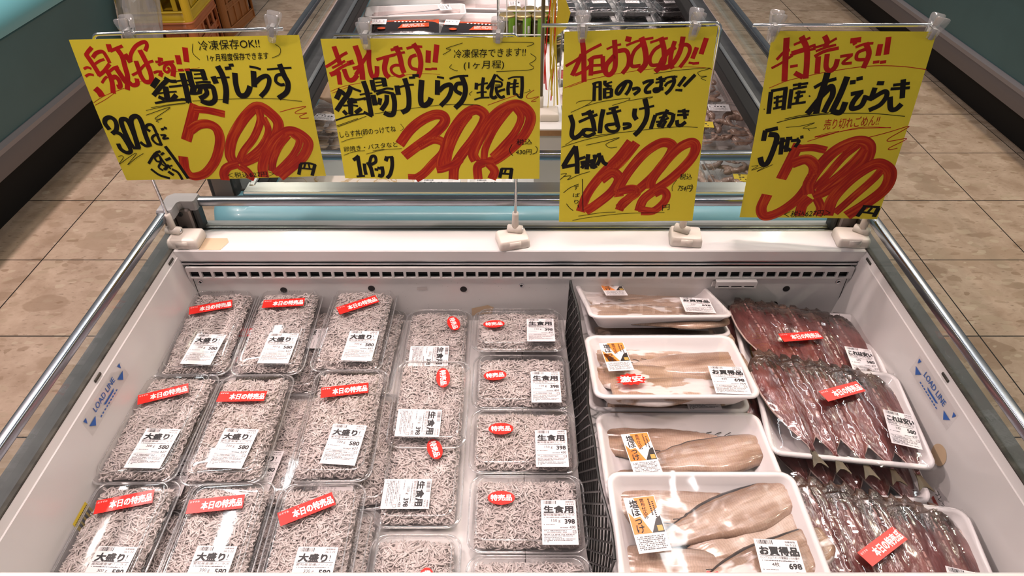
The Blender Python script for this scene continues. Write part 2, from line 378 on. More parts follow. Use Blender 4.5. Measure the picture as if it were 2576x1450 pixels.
# ------------------------------------------------------------------ mesh helpers
class MB:
    def __init__(s):
        s.v, s.f, s.m, s.uv = [], [], [], {}
    def add(s, v, f, mi=0):
        o = len(s.v)
        s.v += [tuple(p) for p in v]
        s.f += [tuple(i + o for i in q) for q in f]
        s.m += [mi] * len(f)
        return o
    def box(s, x0, x1, y0, y1, z0, z1, mi=0):
        v = [(x, y, z) for z in (z0, z1) for x, y in ((x0, y0), (x1, y0), (x1, y1), (x0, y1))]
        s.add(v, [(3, 2, 1, 0), (4, 5, 6, 7), (0, 1, 5, 4), (1, 2, 6, 5), (2, 3, 7, 6), (3, 0, 4, 7)], mi)
    def loft(s, rings, mi=0, cap0=True, cap1=True, closed=True):
        n = len(rings[0]); v = [p for r in rings for p in r]; f = []
        for k in range(len(rings) - 1):
            for i in range(n if closed else n - 1):
                j = (i + 1) % n
                f.append((k * n + i, k * n + j, (k + 1) * n + j, (k + 1) * n + i))
        if cap0: f.append(tuple(range(n - 1, -1, -1)))
        if cap1: f.append(tuple(range((len(rings) - 1) * n, len(rings) * n)))
        s.add(v, f, mi)
    def bbox(s, x0, x1, y0, y1, z0, z1, b=.003, mi=0):
        """box with chamfered edges"""
        def ring(d, z):
            return [(x0 + d, y0 + b, z), (x0 + d + b if 0 else x0 + b, y0 + d, z), (x1 - b, y0 + d, z), (x1 - d, y0 + b, z),
                    (x1 - d, y1 - b, z), (x1 - b, y1 - d, z), (x0 + b, y1 - d, z), (x0 + d, y1 - b, z)]
        s.loft([ring(b * .9, z0), ring(0, z0 + b), ring(0, z1 - b), ring(b * .9, z1)], mi)
    def tube(s, pts, r, n=8, mi=0, caps=True, radii=None):
        pts = [Vector(p) for p in pts]
        rings = []
        up = None
        for i, p in enumerate(pts):
            d = (pts[min(i + 1, len(pts) - 1)] - pts[max(i - 1, 0)]).normalized()
            if up is None:
                a = Vector((0, 0, 1)) if abs(d.z) < .9 else Vector((1, 0, 0))
                up = (a - d * a.dot(d)).normalized()
            else:
                up = (up - d * up.dot(d)).normalized()
            w = d.cross(up)
            rr = radii[i] if radii else r
            rings.append([tuple(p + (up * math.cos(t) + w * math.sin(t)) * rr) for t in (2 * math.pi * k / n for k in range(n))])
        s.loft(rings, mi, caps, caps)
    def lathe(s, prof, n=20, c=(0, 0, 0), mi=0, cap0=True, cap1=True):
        s.loft([[(c[0] + r * math.cos(2 * math.pi * k / n), c[1] + r * math.sin(2 * math.pi * k / n), c[2] + z) for k in range(n)] for r, z in prof], mi, cap0, cap1)
    def quad(s, a, b, c, d, mi=0):
        s.add([a, b, c, d], [(0, 1, 2, 3)], mi)
    def mesh(s, name, mats, smooth=False):
        me = bpy.data.meshes.new(name)
        me.from_pydata(s.v, [], s.f)
        for k in (mats if isinstance(mats, (list, tuple)) else [mats]):
            me.materials.append(M[k] if isinstance(k, str) else k)
        me.polygons.foreach_set('material_index', s.m)
        if s.uv:
            lay = me.uv_layers.new(name='stroke')
            for lp in me.loops:
                lay.data[lp.index].uv = s.uv.get(lp.vertex_index, (0, 0))
        if smooth:
            me.polygons.foreach_set('use_smooth', [True] * len(me.polygons))
            if smooth != 'all':
                me.set_sharp_from_angle(angle=R(35))
        me.update()
        return me

def link(name, me, parent=None, loc=(0, 0, 0), rot=(0, 0, 0)):
    o = bpy.data.objects.new(name, me)
    COL.objects.link(o)
    o.location = loc; o.rotation_euler = rot
    if parent: o.parent = parent
    return o

def obj(name, mb, mats, parent=None, smooth=False, loc=(0, 0, 0), rot=(0, 0, 0)):
    return link(name, mb.mesh(name, mats, smooth), parent, loc, rot)

def tag(o, label=None, cat=None, group=None, kind=None):
    for k, v in (('label', label), ('category', cat), ('group', group), ('kind', kind)):
        if v: o[k] = v
    return o

def thing(name, label, cat, loc=(0, 0, 0), rot=(0, 0, 0), group=None):
    o = link(name, None, None, loc, rot)
    o.empty_display_size = .02
    return tag(o, label, cat, group)

def dup(src, parent=None):
    c = src.copy(); COL.objects.link(c)
    if parent: c.parent = parent
    for ch in src.children: dup(ch, c)
    return c

def rrect(w, d, r, z, n=6, cx=0, cy=0, rip=None):
    """rounded rectangle ring (w x d, corner radius r) at height z"""
    pts = []
    for qx, qy, a0 in ((1, 1, 0), (-1, 1, 90), (-1, -1, 180), (1, -1, 270)):
        for k in range(n + 1):
            a = R(a0 + 90 * k / n)
            pts.append((cx + qx * (w / 2 - r) + r * math.cos(a), cy + qy * (d / 2 - r) + r * math.sin(a), z))
    return pts

def dense(ring, step):
    out = []
    n = len(ring)
    for i in range(n):
        a, b = Vector(ring[i]), Vector(ring[(i + 1) % n])
        k = max(1, int(round((b - a).length / step)))
        out += [tuple(a.lerp(b, t / k)) for t in range(k)]
    return out

# ------------------------------------------------------------------ text
_tx = {}
def glyphs(txt, bold=0.0):
    """outline text as flat faces; returns verts (height ~1), faces, width"""
    key = (txt, bold)
    if key not in _tx:
        cu = bpy.data.curves.new('t', 'FONT')
        cu.body = txt; cu.size = 1; cu.resolution_u = 3; cu.offset = bold
        o = bpy.data.objects.new('t', cu); COL.objects.link(o)
        dg = bpy.context.evaluated_depsgraph_get()
        me = bpy.data.meshes.new_from_object(o.evaluated_get(dg))
        v = [(p.co.x, p.co.y) for p in me.vertices]; f = [tuple(p.vertices) for p in me.polygons]
        bpy.data.objects.remove(o); bpy.data.meshes.remove(me); bpy.data.curves.remove(cu)
        x0 = min(p[0] for p in v); x1 = max(p[0] for p in v)
        _tx[key] = ([(p[0] - x0, p[1]) for p in v], f, x1 - x0)
    return _tx[key]

def put_text(mb, txt, x, y, h, mi, z=0.0003, bold=0.0, w=None, rot=0.0, fn=None, slant=0.0):
    """baseline-left at (x, y), em height h, optional total width w"""
    if bold:
        d = bold * h * .55
        for k, (qx, qy) in enumerate(((-d, -d), (d, -d), (-d, d), (d, d), (0, 0))):
            put_text(mb, txt, x + d + qx, y + qy, h, mi, z + k * .00001, 0, (w - 2 * d) if w else None, rot, fn, slant)
        return
    v, f, tw = glyphs(txt)
    sx = (w / tw) if w else h
    c, s = math.cos(rot), math.sin(rot)
    o = []
    for a, b in v:
        px, py = a * sx + b * h * slant, b * h
        qx, qy = x + px * c - py * s, y + px * s + py * c
        o.append(fn(qx, qy, z) if fn else (qx, qy, z))
    mb.add(o, f, mi)

def put_vertical(mb, txt, x, y, h, mi, step=None, z=.0003, bold=0.0, wf=1.0):
    """stacked characters going down, x = centre"""
    for i, ch in enumerate(txt):
        v, f, tw = glyphs(ch)
        put_text(mb, ch, x - tw * h * wf / 2, y - i * (step or h), h, mi, z, bold, tw * h * wf)

def catmull(pts, per=6):
    if len(pts) < 3: return [Vector(p) for p in pts]
    P = [Vector(p) for p in pts]
    P = [P[0] * 2 - P[1]] + P + [P[-1] * 2 - P[-2]]
    out = []
    for i in range(1, len(P) - 2):
        a, b, c, d = P[i - 1:i + 3]
        for k in range(per):
            t = k / per
            out.append(.5 * ((2 * b) + (c - a) * t + (2 * a - 5 * b + 4 * c - d) * t * t + (3 * b - a - 3 * c + d) * t ** 3))
    out.append(P[-2])
    return out

def ribbon(mb, pts, w, mi, z, fn, per=6):
    c = catmull([(p[0], p[1], 0) for p in pts], per)
    n = len(c)
    acc = 0.0
    base = len(mb.v)
    v = []
    for i, p in enumerate(c):
        t = (c[min(i + 1, n - 1)] - c[max(i - 1, 0)])
        if t.length < 1e-6: t = Vector((1, 0, 0))
        t.normalize()
        nr = Vector((-t.y, t.x, 0))
        if i: acc += (p - c[i - 1]).length
        for k in range(5):
            q = p + nr * w * (k / 4 - .5)
            v.append(fn(q.x, q.y, z))
            mb.uv[base + len(v) - 1] = (acc / max(w, .001) * .5 + (base * .137) % 50, k / 4)
    f = []
    for i in range(n - 1):
        for k in range(4):
            a = i * 5 + k
            f.append((a, a + 1, a + 6, a + 5))
    mb.add(v, f, mi)
SIGN_DATA = {
1: dict(o=[-0.4739, 0.991, 1.1558], ex=[0.999, 0.0448, 0.0032], ey=[-0.0041, 0.0201, 0.9998], corners=[(-164.1, -0.3), (164.2, 0.3), (163.2, -231.6), (-163.4, -231.0)], items='''
r 5.6 -135.5 -11.4 -142.7 -17.2 -148.6 -23
r 7.2 -147.3 -21.5 -143.6 -32.9 -140.8 -42.9 -138.6 -53
r 5.5 -139.6 -26.2 -132 -19.6 -122.6 -17.9 -119.4 -25.1 -117.8 -34.6
r 3.8 -139.4 -35.3 -131.1 -30.9 -123.7 -28.8
r 5.5 -141.2 -52.9 -131.2 -46.9 -123.5 -40.2 -118.5 -35.7
r 3.7 -158.3 -42.4 -152.2 -40 -147.2 -42.4
r 3.8 -160 -53.4 -153.3 -50.5 -147 -51.6
r 10.3 -152.3 -71.5 -148.4 -77.2 -146.6 -84.5
r 7.4 -126.8 -43.2 -124.3 -52.5 -124.5 -63.4 -128.6 -80
r 3.9 -139.7 -63.9 -133.7 -57.7 -128.5 -54
r 4.3 -123.1 -47.1 -114.5 -41.9 -107.1 -39.8
r 6.9 -122 -56.4 -116.2 -55 -113.2 -61.3 -114.5 -69.2 -119.7 -69.9
r 7.5 -110.8 -7.4 -111.2 -18.5
r 4.5 -111.5 -17.4 -103.1 -14.2 -91.4 -10.2
r 7.5 -100.2 -15.4 -96.9 -25.6 -97.8 -40.7 -98.9 -54.6 -106 -74.9
r 7.7 -111.2 -42 -108.2 -51.3 -104.6 -62.3 -100 -66.3
r 6.7 -99.6 -63.2 -95.3 -68 -88.1 -65.8 -86.6 -58
r 7.6 -91.9 -21.9 -87.3 -34.1
r 5.5 -87.3 -31.8 -83.2 -22.1 -73.8 -11.8 -64 -6.5 -57.1 -5.5 -56.6 -10.7 -61.6 -18
r 7.5 -68.8 -16.4 -66 -29.9 -63.9 -43.7 -64.2 -56.1 -67.5 -65.1
r 3.9 -91.6 -53 -80.9 -48 -70.7 -39.7 -61.6 -34.6 -54.2 -32.5
r 6.9 -79.2 -31.9 -79.1 -42.6 -79.1 -53.5 -75.5 -62.9 -67.4 -63.5
r 3.9 -59.2 -50 -52.7 -48.2 -46.1 -48.7
r 6.2 -47 -49.1 -51.3 -55.6
r 3.8 -51.8 -34 -46.5 -33.8 -43.8 -32.3
r 5.7 -46.8 -30 -39.8 -31.2
r 3.8 -49.2 -38.7 -37.3 -35.1 -24.3 -33.8
r 4.2 -31.7 -36 -39.7 -40.4 -42.4 -46.5 -38.9 -49.7 -34.7 -45.9 -36.5 -42
r 7.3 -30.9 -36 -28.1 -43.7 -32.6 -56
r 8 -17.1 -24.9 -17.8 -38.2
r 8.2 -3.2 -14 -6.5 -35
r 3.9 -22.4 -46.9 -14.1 -46.7
r 3.9 -12.6 -46.7 -4.2 -46.1
t 0.8 -163.1 -94 -146.9 -85.3 -131 -79.2 -109.7 -72.5
t 0.8 -161.9 -97.9 -143.8 -89.4 -127.5 -80.1
t 0.6 -84.7 -63.5 -79.4 -61.3
t 0.6 -26.7 -48.7 10 -43.7
b 8.1 -55.4 -58.9 -67.7 -71.6
b 5.2 -45.8 -57.3 -38.3 -62.6 -29.4 -63.3
b 7.1 -42.4 -61.1 -54.5 -70.4 -70.1 -84.6
b 9.1 -48.2 -70.6 -51.2 -92
b 3.4 -43 -71.6 -34.5 -70.9 -24 -69.7
b 2.7 -64.6 -81.8 -52.1 -80.2 -33.7 -78.9
b 5.8 -63.3 -86.3 -55.5 -90.9
b 7.3 -35.7 -83.9 -44.7 -92.1
b 3.7 -71.7 -96.4 -51.6 -93.4 -27.8 -91.5
b 8.9 -18 -51.2 -18.6 -73.2 -20.5 -96.6
b 4.4 -31 -91.4 -24.2 -92.1 -20.1 -97.1
b 2.4 -30.3 -63.3 -19 -62.1 -8.2 -62.8
b 2.4 -25.1 -70.1 -7.9 -68.1
b 8.9 -7.3 -48.6 -8 -61.9 -7.8 -72.4
b 3.6 -5.4 -47 5.3 -47.5 16.1 -47.7
b 8 12.9 -48.1 13.3 -62.8
b 2.4 -0.9 -53.3 11.1 -52.8
b 2.5 -2.6 -59.3 13 -59
b 3.6 -1.9 -66.3 9.4 -65.1 20.7 -65.8
b 9.5 -4.9 -68.6 -10.9 -83
b 4.3 -15.7 -82.2 -6.6 -82.7 3.3 -80.4
b 6.7 -2.5 -71.6 3.6 -72.7 -1 -82.3
b 7.2 10 -72.8 10.8 -81.6 5 -87.3 -2.8 -90.3
b 7.8 -1 -72.6 19.5 -72.1 21.9 -81.8 19.9 -92.6 12.2 -98.4 4.1 -97.2 -1.4 -93.6
b 8.7 26.4 -56.9 28.4 -67.9
b 2.6 31.3 -59.1 50.5 -58.9
b 8.8 36.9 -41.6 40.9 -57.2 40.4 -78.3 34.1 -98.9
b 5.1 46.7 -45.6 56 -44.8
b 4.6 53.3 -41 60.7 -40.7
b 8.4 59.5 -52.4 56.9 -71.9 58.5 -85.6 66.5 -87.3 73.2 -81 77.5 -72.9
b 3.5 83.1 -43.5 91.4 -45.1 99 -47.9
b 8.6 87.5 -50.2 83.4 -74.4
b 6.9 85.8 -68.7 96 -60.8 105.8 -58.1 107.9 -65.3 101.1 -78.7 89.3 -89.7
b 3 108 -48.4 126.5 -47.2 144.5 -46.7
b 8.2 127.9 -40.7 131.5 -58.2 134.7 -69.8 130 -83.3 115.8 -93
b 4.9 129.3 -55.8 120.5 -58 117.3 -66.5 123.1 -71.9 129.6 -71.6
k 0.8 -14.6 -94.3 27.8 -92.8 74.8 -91.9 111.9 -93.7 150.4 -98.8
k 0.8 -80 -103.4 -48.7 -99 -19.9 -96.1
k 0.8 -89 -108 -54 -100.8 -25.9 -97.7
k 0.9 -91.5 -115.5 -51 -103.4 -77.9 -119.9 -76.8 -122.5 -68.8 -121.2 -79.2 -125.5 -75.6 -127.5
p 16.8 -11.4 -99.9 -25.5 -126.3 -43.7 -159.7
p 12.1 -16.2 -107.2 5.9 -110.2 28.7 -116.6
p 15.9 -32 -142.4 -17.3 -133.6 -2 -132 9.1 -139.4 10.3 -155.9 2.8 -176.8 -11.2 -200.2 -32.4 -220.6 -53.5 -225.6 -61.5 -213.1 -57.4 -188
p 17.3 21.5 -205.5 17.7 -187.9 26.6 -162.6 41.8 -140.2 62.8 -117.5 81.8 -105.5 97.9 -116.3 106.7 -135.7 92.2 -163.3 63.5 -188.1 28.5 -204.6
p 12.5 81.9 -109 80.1 -128.9 63.1 -157.3 42.3 -180 30.1 -198
p 10.7 86.1 -123 88.6 -145.5 71.1 -172.2 42.5 -195.1
p 15.7 26.8 -203.4 7.7 -209.5 -1.3 -221.5 -2.6 -233.9
p 13.7 27.7 -207.8 37.2 -217 40.6 -227.2 37.2 -233.3
p 17.1 61.7 -230.1 64.1 -211.1 75.3 -187.3 94.1 -163.3 111.1 -150.7 125.1 -147.4 139.5 -156.1 146.3 -171 133.1 -194.3 109.7 -213.5 87.3 -230.8
p 12.7 77 -219.3 85 -196.3 99.7 -173 117 -154.5
p 12 125 -152.6 132.9 -165.4 121.1 -186.4 101.3 -206.6 79.7 -224.9
b 5.8 126.7 -207.3 119.3 -227.2
b 4 125.9 -206.4 139.6 -206.3 150.7 -210.2
b 5.8 149.4 -209.1 140.6 -230.1
b 3.4 134.1 -207 129.9 -216.3
b 3.1 139.5 -207.1 139.3 -216
b 3.2 125.2 -215 144.3 -218
T k 3.2 -228.9 79.9 -228.3 12.1 ＜税込627円＞
t 1 113 -115.2 132.6 -110.2 154.6 -107.3 137.6 -115.3 138.8 -118.8 154 -117.7 142.2 -122.9 144.3 -126.5 155.2 -126.2
b 7.2 -155.4 -138.3 -158.4 -128.1 -155.3 -120.9 -147.6 -117.9 -142 -122.1 -141.9 -131.2 -146.5 -140.3 -154.3 -145.7
b 6.9 -149.6 -142.1 -141.2 -147 -137.4 -160.3 -136.3 -175.6 -143.2 -179.3 -150.5 -173.3 -151.5 -162.7
b 7.9 -130.8 -171 -133.4 -153.8 -133.2 -126.9 -127 -121.1 -121.6 -127.1 -120.9 -152.2 -122.2 -171.2
b 7.9 -123.1 -171.2 -120.5 -148.5 -118 -126.3 -112.7 -118.3 -104.9 -117.6 -102.4 -127.6 -103.6 -148.9 -103.6 -166.9
b 5.6 -131.6 -170.9 -119.7 -171.2
b 5.5 -116.2 -160.8 -109.9 -167.7 -100.7 -166
b 4.7 -93.9 -142.6 -98.7 -137.8 -95 -131.9 -87.9 -132.1 -86 -141.9 -84.7 -166.9
b 4.2 -82.9 -146.6 -92.4 -151.1 -95.5 -156.6 -91.6 -164.3 -83.7 -166.5
b 4.1 -76.6 -140.2 -71.8 -138.5
b 4.3 -71.1 -136.2 -67.2 -138.6
b 3.3 -80.8 -149.5 -72.8 -149.7 -78.5 -155.7 -69.2 -154.7
b 5.7 -79.7 -169 -71.2 -196 -62.2 -229.5
b 4.4 -116.7 -200.2 -106.2 -188.1 -97.7 -180.5 -89.9 -177.8
b 3.9 -102.5 -181.9 -95.5 -184.5 -93.1 -193.4 -90.9 -200.4 -88.5 -206.4
b 3.6 -97.5 -185.4 -103.1 -189.2 -101.9 -196.1 -95.6 -195.8 -94.5 -189.4
b 3.9 -91.6 -184.6 -85.5 -180.4
b 4.7 -87.8 -194.5 -78.2 -190.4
b 3.8 -95.2 -197.3 -102.7 -207 -97.8 -213.7
b 2.9 -97 -200.2 -90.2 -206.4 -79.8 -204.2
b 3.4 -85.5 -202.5 -92.6 -211.3 -95 -210.3 -87.6 -206.5 -84.5 -210.6
b 5.4 -90.4 -215.4 -83.8 -222.7
b 4.4 -116.5 -210.2 -106.7 -222.1 -91.9 -228.6
b 4.6 -82.9 -211.1 -75.2 -217.9 -72.3 -231.8
k 0.9 -160.2 -186 -153.6 -184.4 -152.8 -188.3 -163.4 -199.8 -145.7 -189 -131.7 -181.1 -131.2 -183.5 -150.9 -201.5 -132.8 -189.4 -118.4 -181.4
k 0.8 9.6 -8.9 6.1 -22 13.6 -32.5
k 0.8 127.5 -11.8 133.6 -17.9 130.9 -26.5 119 -31.7
T k 16.4 -18 104.8 -15.4 16 冷凍保存OK!!
T b 24.5 -33.8 114.2 -32.3 11.9 1ヶ月程度保存できます
'''),
2: dict(o=[-0.1183, 0.9847, 1.1573], ex=[0.9992, -0.0347, 0.0186], ey=[-0.0164, 0.0619, 0.9979], corners=[(-159.2, -0.5), (159.3, 0.3), (159.3, -225.2), (-159.5, -224.4)], items='''
r 7.6 -141.4 -11.2 -138.8 -25.8 -136.6 -38.9
r 4.5 -159.2 -41.7 -144.5 -33.7 -132.8 -25.1 -123.2 -20.2
r 3.7 -149.9 -43.2 -138.7 -38.1 -128.5 -32.4
r 4.5 -147.2 -49.1 -134.8 -41.8 -122.1 -36 -116 -34.6
r 7 -125.9 -36.7 -115.9 -33.9
r 7.1 -154.7 -53.5 -138.8 -47.7
r 7.1 -141.5 -50.6 -142.3 -68.6
r 7.4 -132.4 -44.8 -130 -57.4 -126.2 -61.9 -120 -60.4 -113.7 -53.7
r 8.6 -110 -10.3 -106.7 -26.7 -105.7 -44.9 -106.7 -61.2
r 5.2 -118.9 -44.1 -108 -40.5 -97.4 -28.2 -90.3 -18.9
r 6 -116 -53.7 -106.9 -42.7
r 7.2 -90.6 -16.1 -93.4 -36.2 -92.2 -53.8 -87.5 -57.5 -83.7 -50.9 -82.3 -40.6
r 4.4 -81.7 -31.2 -68.9 -27.6 -53.1 -23.8
r 8 -65.8 -26.9 -71.1 -42.1 -70.5 -52.4 -66 -57.6
r 4 -58.8 -17 -49.2 -15.2 -41.1 -14.6
r 3.6 -62 -25.5 -50 -22.7 -38.2 -20.3
r 7.9 -50.9 -11.3 -46.7 -24.9 -45 -42.2 -43 -51.1
r 4.4 -41.9 -40.8 -54.2 -39.3 -61.3 -43.6 -60 -51 -51 -56.2 -42.5 -53.3
r 3.9 -35.4 -15 -23.6 -12.2 -12.1 -12.6
r 7.8 -24.6 -8 -17.9 -20.7 -16.5 -36.5 -20.2 -51.2 -23.7 -57.4
r 5.1 -21.9 -24.3 -30.3 -27.8 -33.4 -36.5 -30.5 -43.8 -22.6 -46
r 7.9 -3.6 -18 -5.9 -35.9
r 7.8 9.4 -9.6 4.7 -35.6
r 3.5 -11.1 -45.3 -1.6 -45.7
r 3.5 -1.6 -44.8 6.8 -45
t 0.8 -158.8 -79.3 -138.3 -71.6 -110.4 -66.1
t 0.8 -156.6 -81.9 -142.9 -76.9 -130.1 -72.4
t 0.6 -65.9 -56.9 -31.4 -53.3 -9.2 -52.3 10.6 -53.5
b 8.2 -142.3 -75.7 -151.8 -91.3
b 3.8 -129.6 -70.6 -122.7 -74.9 -111.9 -79.3
b 7.7 -126.4 -71.5 -131.4 -81.8 -144.1 -96.6 -154.9 -109.8
b 6.9 -141.3 -80 -132.7 -89.6
b 3.5 -129.4 -90.5 -120.2 -92.2 -106.2 -89.7
b 8.2 -130.1 -89.6 -133.4 -116.1
b 3.1 -143.2 -101.8 -130.2 -101 -120.1 -102.3
b 6.2 -144.5 -109.8 -139.5 -116.1
b 6.6 -115.4 -105.9 -126.1 -113.4
b 5.2 -136.3 -96.6 -120.6 -94.9
b 2.5 -158.9 -125.5 -135.4 -117.9 -109.7 -113.9
b 8 -106.1 -63.1 -102.6 -82.7 -101.6 -118
b 4.9 -112.8 -111.7 -106.4 -115.3 -100 -118.9
b 2.6 -114.8 -84.4 -105.2 -82.7 -94.9 -81.9
b 2.6 -110 -92.3 -95.7 -88
b 7.6 -92.9 -61.5 -91.8 -77.6
b 3.4 -91 -60.2 -81.7 -59 -71.7 -59.9
b 8 -75.1 -59.8 -74.1 -71.7
b 2.2 -88.4 -65.5 -77.4 -64.5
b 2.2 -88.3 -70.8 -78 -69.1
b 3.4 -92.8 -79.3 -82.4 -77.6 -71.9 -74.7 -61.9 -75.6
b 8.2 -94.4 -84.5 -93.3 -101.1
b 4.3 -89.2 -83.7 -77.7 -80.2 -61.9 -82.9
b 6.5 -84 -89.7 -87.1 -100.2
b 7.3 -73.2 -84.6 -75.6 -96.7 -84.9 -109.1
b 7.9 -63.6 -82.9 -62.9 -97.7 -66.5 -113.6 -73.7 -116.2 -81 -112.6
b 8.1 -56.2 -70.1 -55.4 -84.6
b 3 -52.3 -72.6 -41.1 -69.7 -30.1 -68.9
b 8 -43.2 -59.1 -40.1 -76.1 -40.2 -93.3 -43.3 -106.5 -53.5 -112.7
b 3.5 -36.5 -58.3 -27.3 -57.9
b 4.2 -31.1 -55 -21.2 -55
b 8.8 -17.7 -61.8 -21.5 -84.7 -21.9 -97.8 -17.2 -101.3 -9.9 -96.9 -5.9 -89.5
b 3.2 5.6 -57.2 15.9 -59
b 8 6.1 -62.3 3.8 -84.8
b 7.2 6.8 -78.8 15.8 -71.2 25.1 -69.5 25.3 -78 19.4 -90 7.5 -102.2
b 3.2 24.1 -60.2 36.8 -56.5 52.5 -55.8
b 7.9 41.8 -55.3 46.7 -70.4 46 -83.2 40.2 -95.3 29.4 -105.8
b 6.3 43.6 -67 34.3 -68.7 32.1 -78 40.9 -84.1
k 0.8 -159.1 -134.7 -123 -122
k 0.8 -157.6 -136.1 -134.4 -127.9 -109.5 -118.4
k 0.7 -95.9 -114.4 -34.7 -105.6 17 -100.1 57.4 -101
k 0.8 57.1 -79.4 52.3 -83.7 54.7 -85.8
b 5.4 64.1 -66.5 63 -76.9
b 3 63 -70.7 71.5 -68.6 81.2 -67.1
b 5.1 75 -58.3 72.5 -73.2 71.8 -89.9
b 2.5 63.4 -82.1 71 -80.9 78.9 -80.9
b 2.6 59.5 -92.7 69.4 -89.9 82.8 -89.3
b 5.1 93 -53.9 86 -67.2 79 -76.3
b 2.9 94.2 -54.5 98.8 -59.3 104.1 -63.6
b 5.4 89.7 -62.9 86.9 -75.7 85.3 -86.8 89.5 -90 93.8 -87.5
b 3 90.9 -64.1 101 -66 100.8 -72.1 91.2 -73.9
b 1.7 91.9 -70.2 99.7 -70
b 4.6 93 -74.5 94.5 -83.1 99.8 -89.4 105.9 -87.5
b 3.7 95.2 -80.7 101.3 -78.2 106.7 -76.7
b 5.4 112.4 -65.4 111 -75.8 111.4 -85.7
b 2.4 111.3 -60.9 119.7 -58.2 134.5 -58
b 5.4 132.2 -57.7 132.3 -73.4 130.7 -90.1
b 3.1 123.2 -83.2 127.1 -88.8 131.9 -90.1
b 4.8 122.3 -61.3 120.3 -73.4 120.5 -85.7
b 2.4 114.1 -68.5 127.3 -67.9
b 2.2 114 -74 127.2 -72.2
k 0.7 142.5 -77.1 144.9 -79.6
k 0.6 135.3 -82.7 144.9 -79.6
t 0.9 79.6 -101.6 100.9 -93.8 122.3 -86.6 128.9 -84.2
t 0.9 150.3 -78.1 140.4 -85.1 139.2 -90.1 145.2 -91.1 157.3 -88.6 147 -95.1 147.6 -96.4 153.7 -95.5
k 0.6 15.6 -100.5 39.6 -99.6 61 -100.6 69.5 -102.5
p 16.5 -62.7 -165.1 -44.3 -141.9 -24.8 -126 -5.2 -116.8 7.8 -116.8 12.9 -123.2 8.5 -133 -8 -148.9 -32.5 -166.2 -57.6 -184.8
p 15 -32.7 -168.2 -8.7 -157 8.1 -163.1 4.9 -179.6 -12.1 -197.5 -28.4 -214.6 -43.1 -224.4
p 10.4 -54.7 -220.6 -33.9 -221.1
p 17 2.6 -209.2 1.6 -196.4 10.2 -173.4 18.5 -150.9 34.2 -127.1 48.1 -113.5 62.2 -108.3 73.9 -116.5 71.4 -131.1 54.2 -158 35.6 -181.7 22.6 -202.8 19.2 -225.4
p 11.3 10.9 -202.8 15.5 -179.6 24.7 -157 38.5 -133 51.6 -116.4
p 13.4 -7.1 -208.1 4.8 -206 24.9 -197.4 33.2 -190
p 17.2 57.2 -193.2 53.5 -180.6 63.7 -157 79.9 -129.1 99.1 -109.8 121.4 -100.8 137.8 -107.9 145.2 -123.4 136.7 -147 117.6 -169.3 91.2 -190 73.5 -197.4
p 12.1 69.9 -192.1 73.6 -171.3 86.9 -143 102.5 -120.4 114.8 -106
p 12.2 122.2 -106 130.3 -121.4 120.7 -145 101.4 -168.2 83.6 -186.9
p 15.2 69.7 -196.3 59.6 -203.8 59.6 -225.3
p 15.2 77.4 -197.4 86.7 -211.2 81.3 -225.3
p 10.1 58 -196.4 85.3 -194.2
b 5.6 98.5 -206.9 94.6 -223.1
b 3.7 97.5 -206.9 116 -207.4
b 6.1 114.5 -206.9 111.8 -225.2
b 3.3 105.3 -207.5 102.2 -216.6
b 3.3 98.3 -215.5 112.9 -216.6
T k 122.4 -166.2 147 -164.7 11.2 税込
T k 121.2 -182.2 146.1 -182.2 10.8 430円
k 1 115.7 -165.7 111.8 -173.4 112.6 -179.6 116.8 -184.8
k 1 152.7 -168.8 155.6 -173.4 153.7 -179.6 148 -182.2
b 6 -141.3 -192.2 -136.2 -188.9 -131.1 -184.8
b 6.7 -133 -184.8 -132.8 -201.2 -132.6 -220.4
b 3.3 -139.9 -220.9 -125.9 -219.6
b 6 -123.9 -197.9 -124.4 -209.5 -123.7 -217.5
b 6.8 -118.2 -195.4 -114.3 -205.3 -112.7 -221.2
b 5.2 -115.5 -197.9 -110.9 -186.5 -104.8 -185.6 -104.8 -194.6 -112.7 -199.6
b 4.4 -108.5 -207.8 -102.5 -208.7
b 4.8 -103.6 -205.3 -98.4 -206.2
b 6.4 -95.7 -202.8 -95.5 -213.7 -98.6 -219.5 -103.8 -217.9
b 6.7 -85.1 -185.6 -88.4 -193.4
b 3.5 -87.6 -187.3 -75.4 -186
b 6.3 -77.7 -186.4 -78.7 -201.2 -83.6 -216.1 -89.9 -223.3
T k -156.1 -153.7 -65.8 -142.8 11.9 しらす丼(卵のっけてね
k 0.6 -57.5 -130.9 -53.7 -136.7 -54.8 -139.8 -59.1 -142.5
T k -153.7 -177.6 -65 -167.9 10.2 卵焼き・パスタなど
k 0.7 -155.9 -161.6 -140.1 -156 -121.1 -153.3
k 0.7 -155.5 -184 -139.9 -178.4 -119.9 -175.5
k 0.7 -107.2 -175.9 -88.1 -173.1
k 0.7 -118.5 -181.6 -90.5 -174.3 -59.9 -171.9
k 0.8 47.1 -7.4 22.9 -15 29.4 -17 17 -24.1
k 0.8 102.6 -6.5 144.3 -7.4 148.8 -9.9 139.7 -13.1
k 0.8 144.9 -23.4 152.8 -29.4 149.5 -34.6 143.6 -38.5 149.6 -43.8 140.2 -47.8 94.2 -49.6
k 0.8 29.2 -38.6 25.8 -43.3 34.6 -48 37.3 -48
T k 32.6 -28.7 137.7 -26 14.6 冷凍保存できます!!
T k 46.2 -44.7 105.7 -43.6 14 (1ヶ月程)
'''),
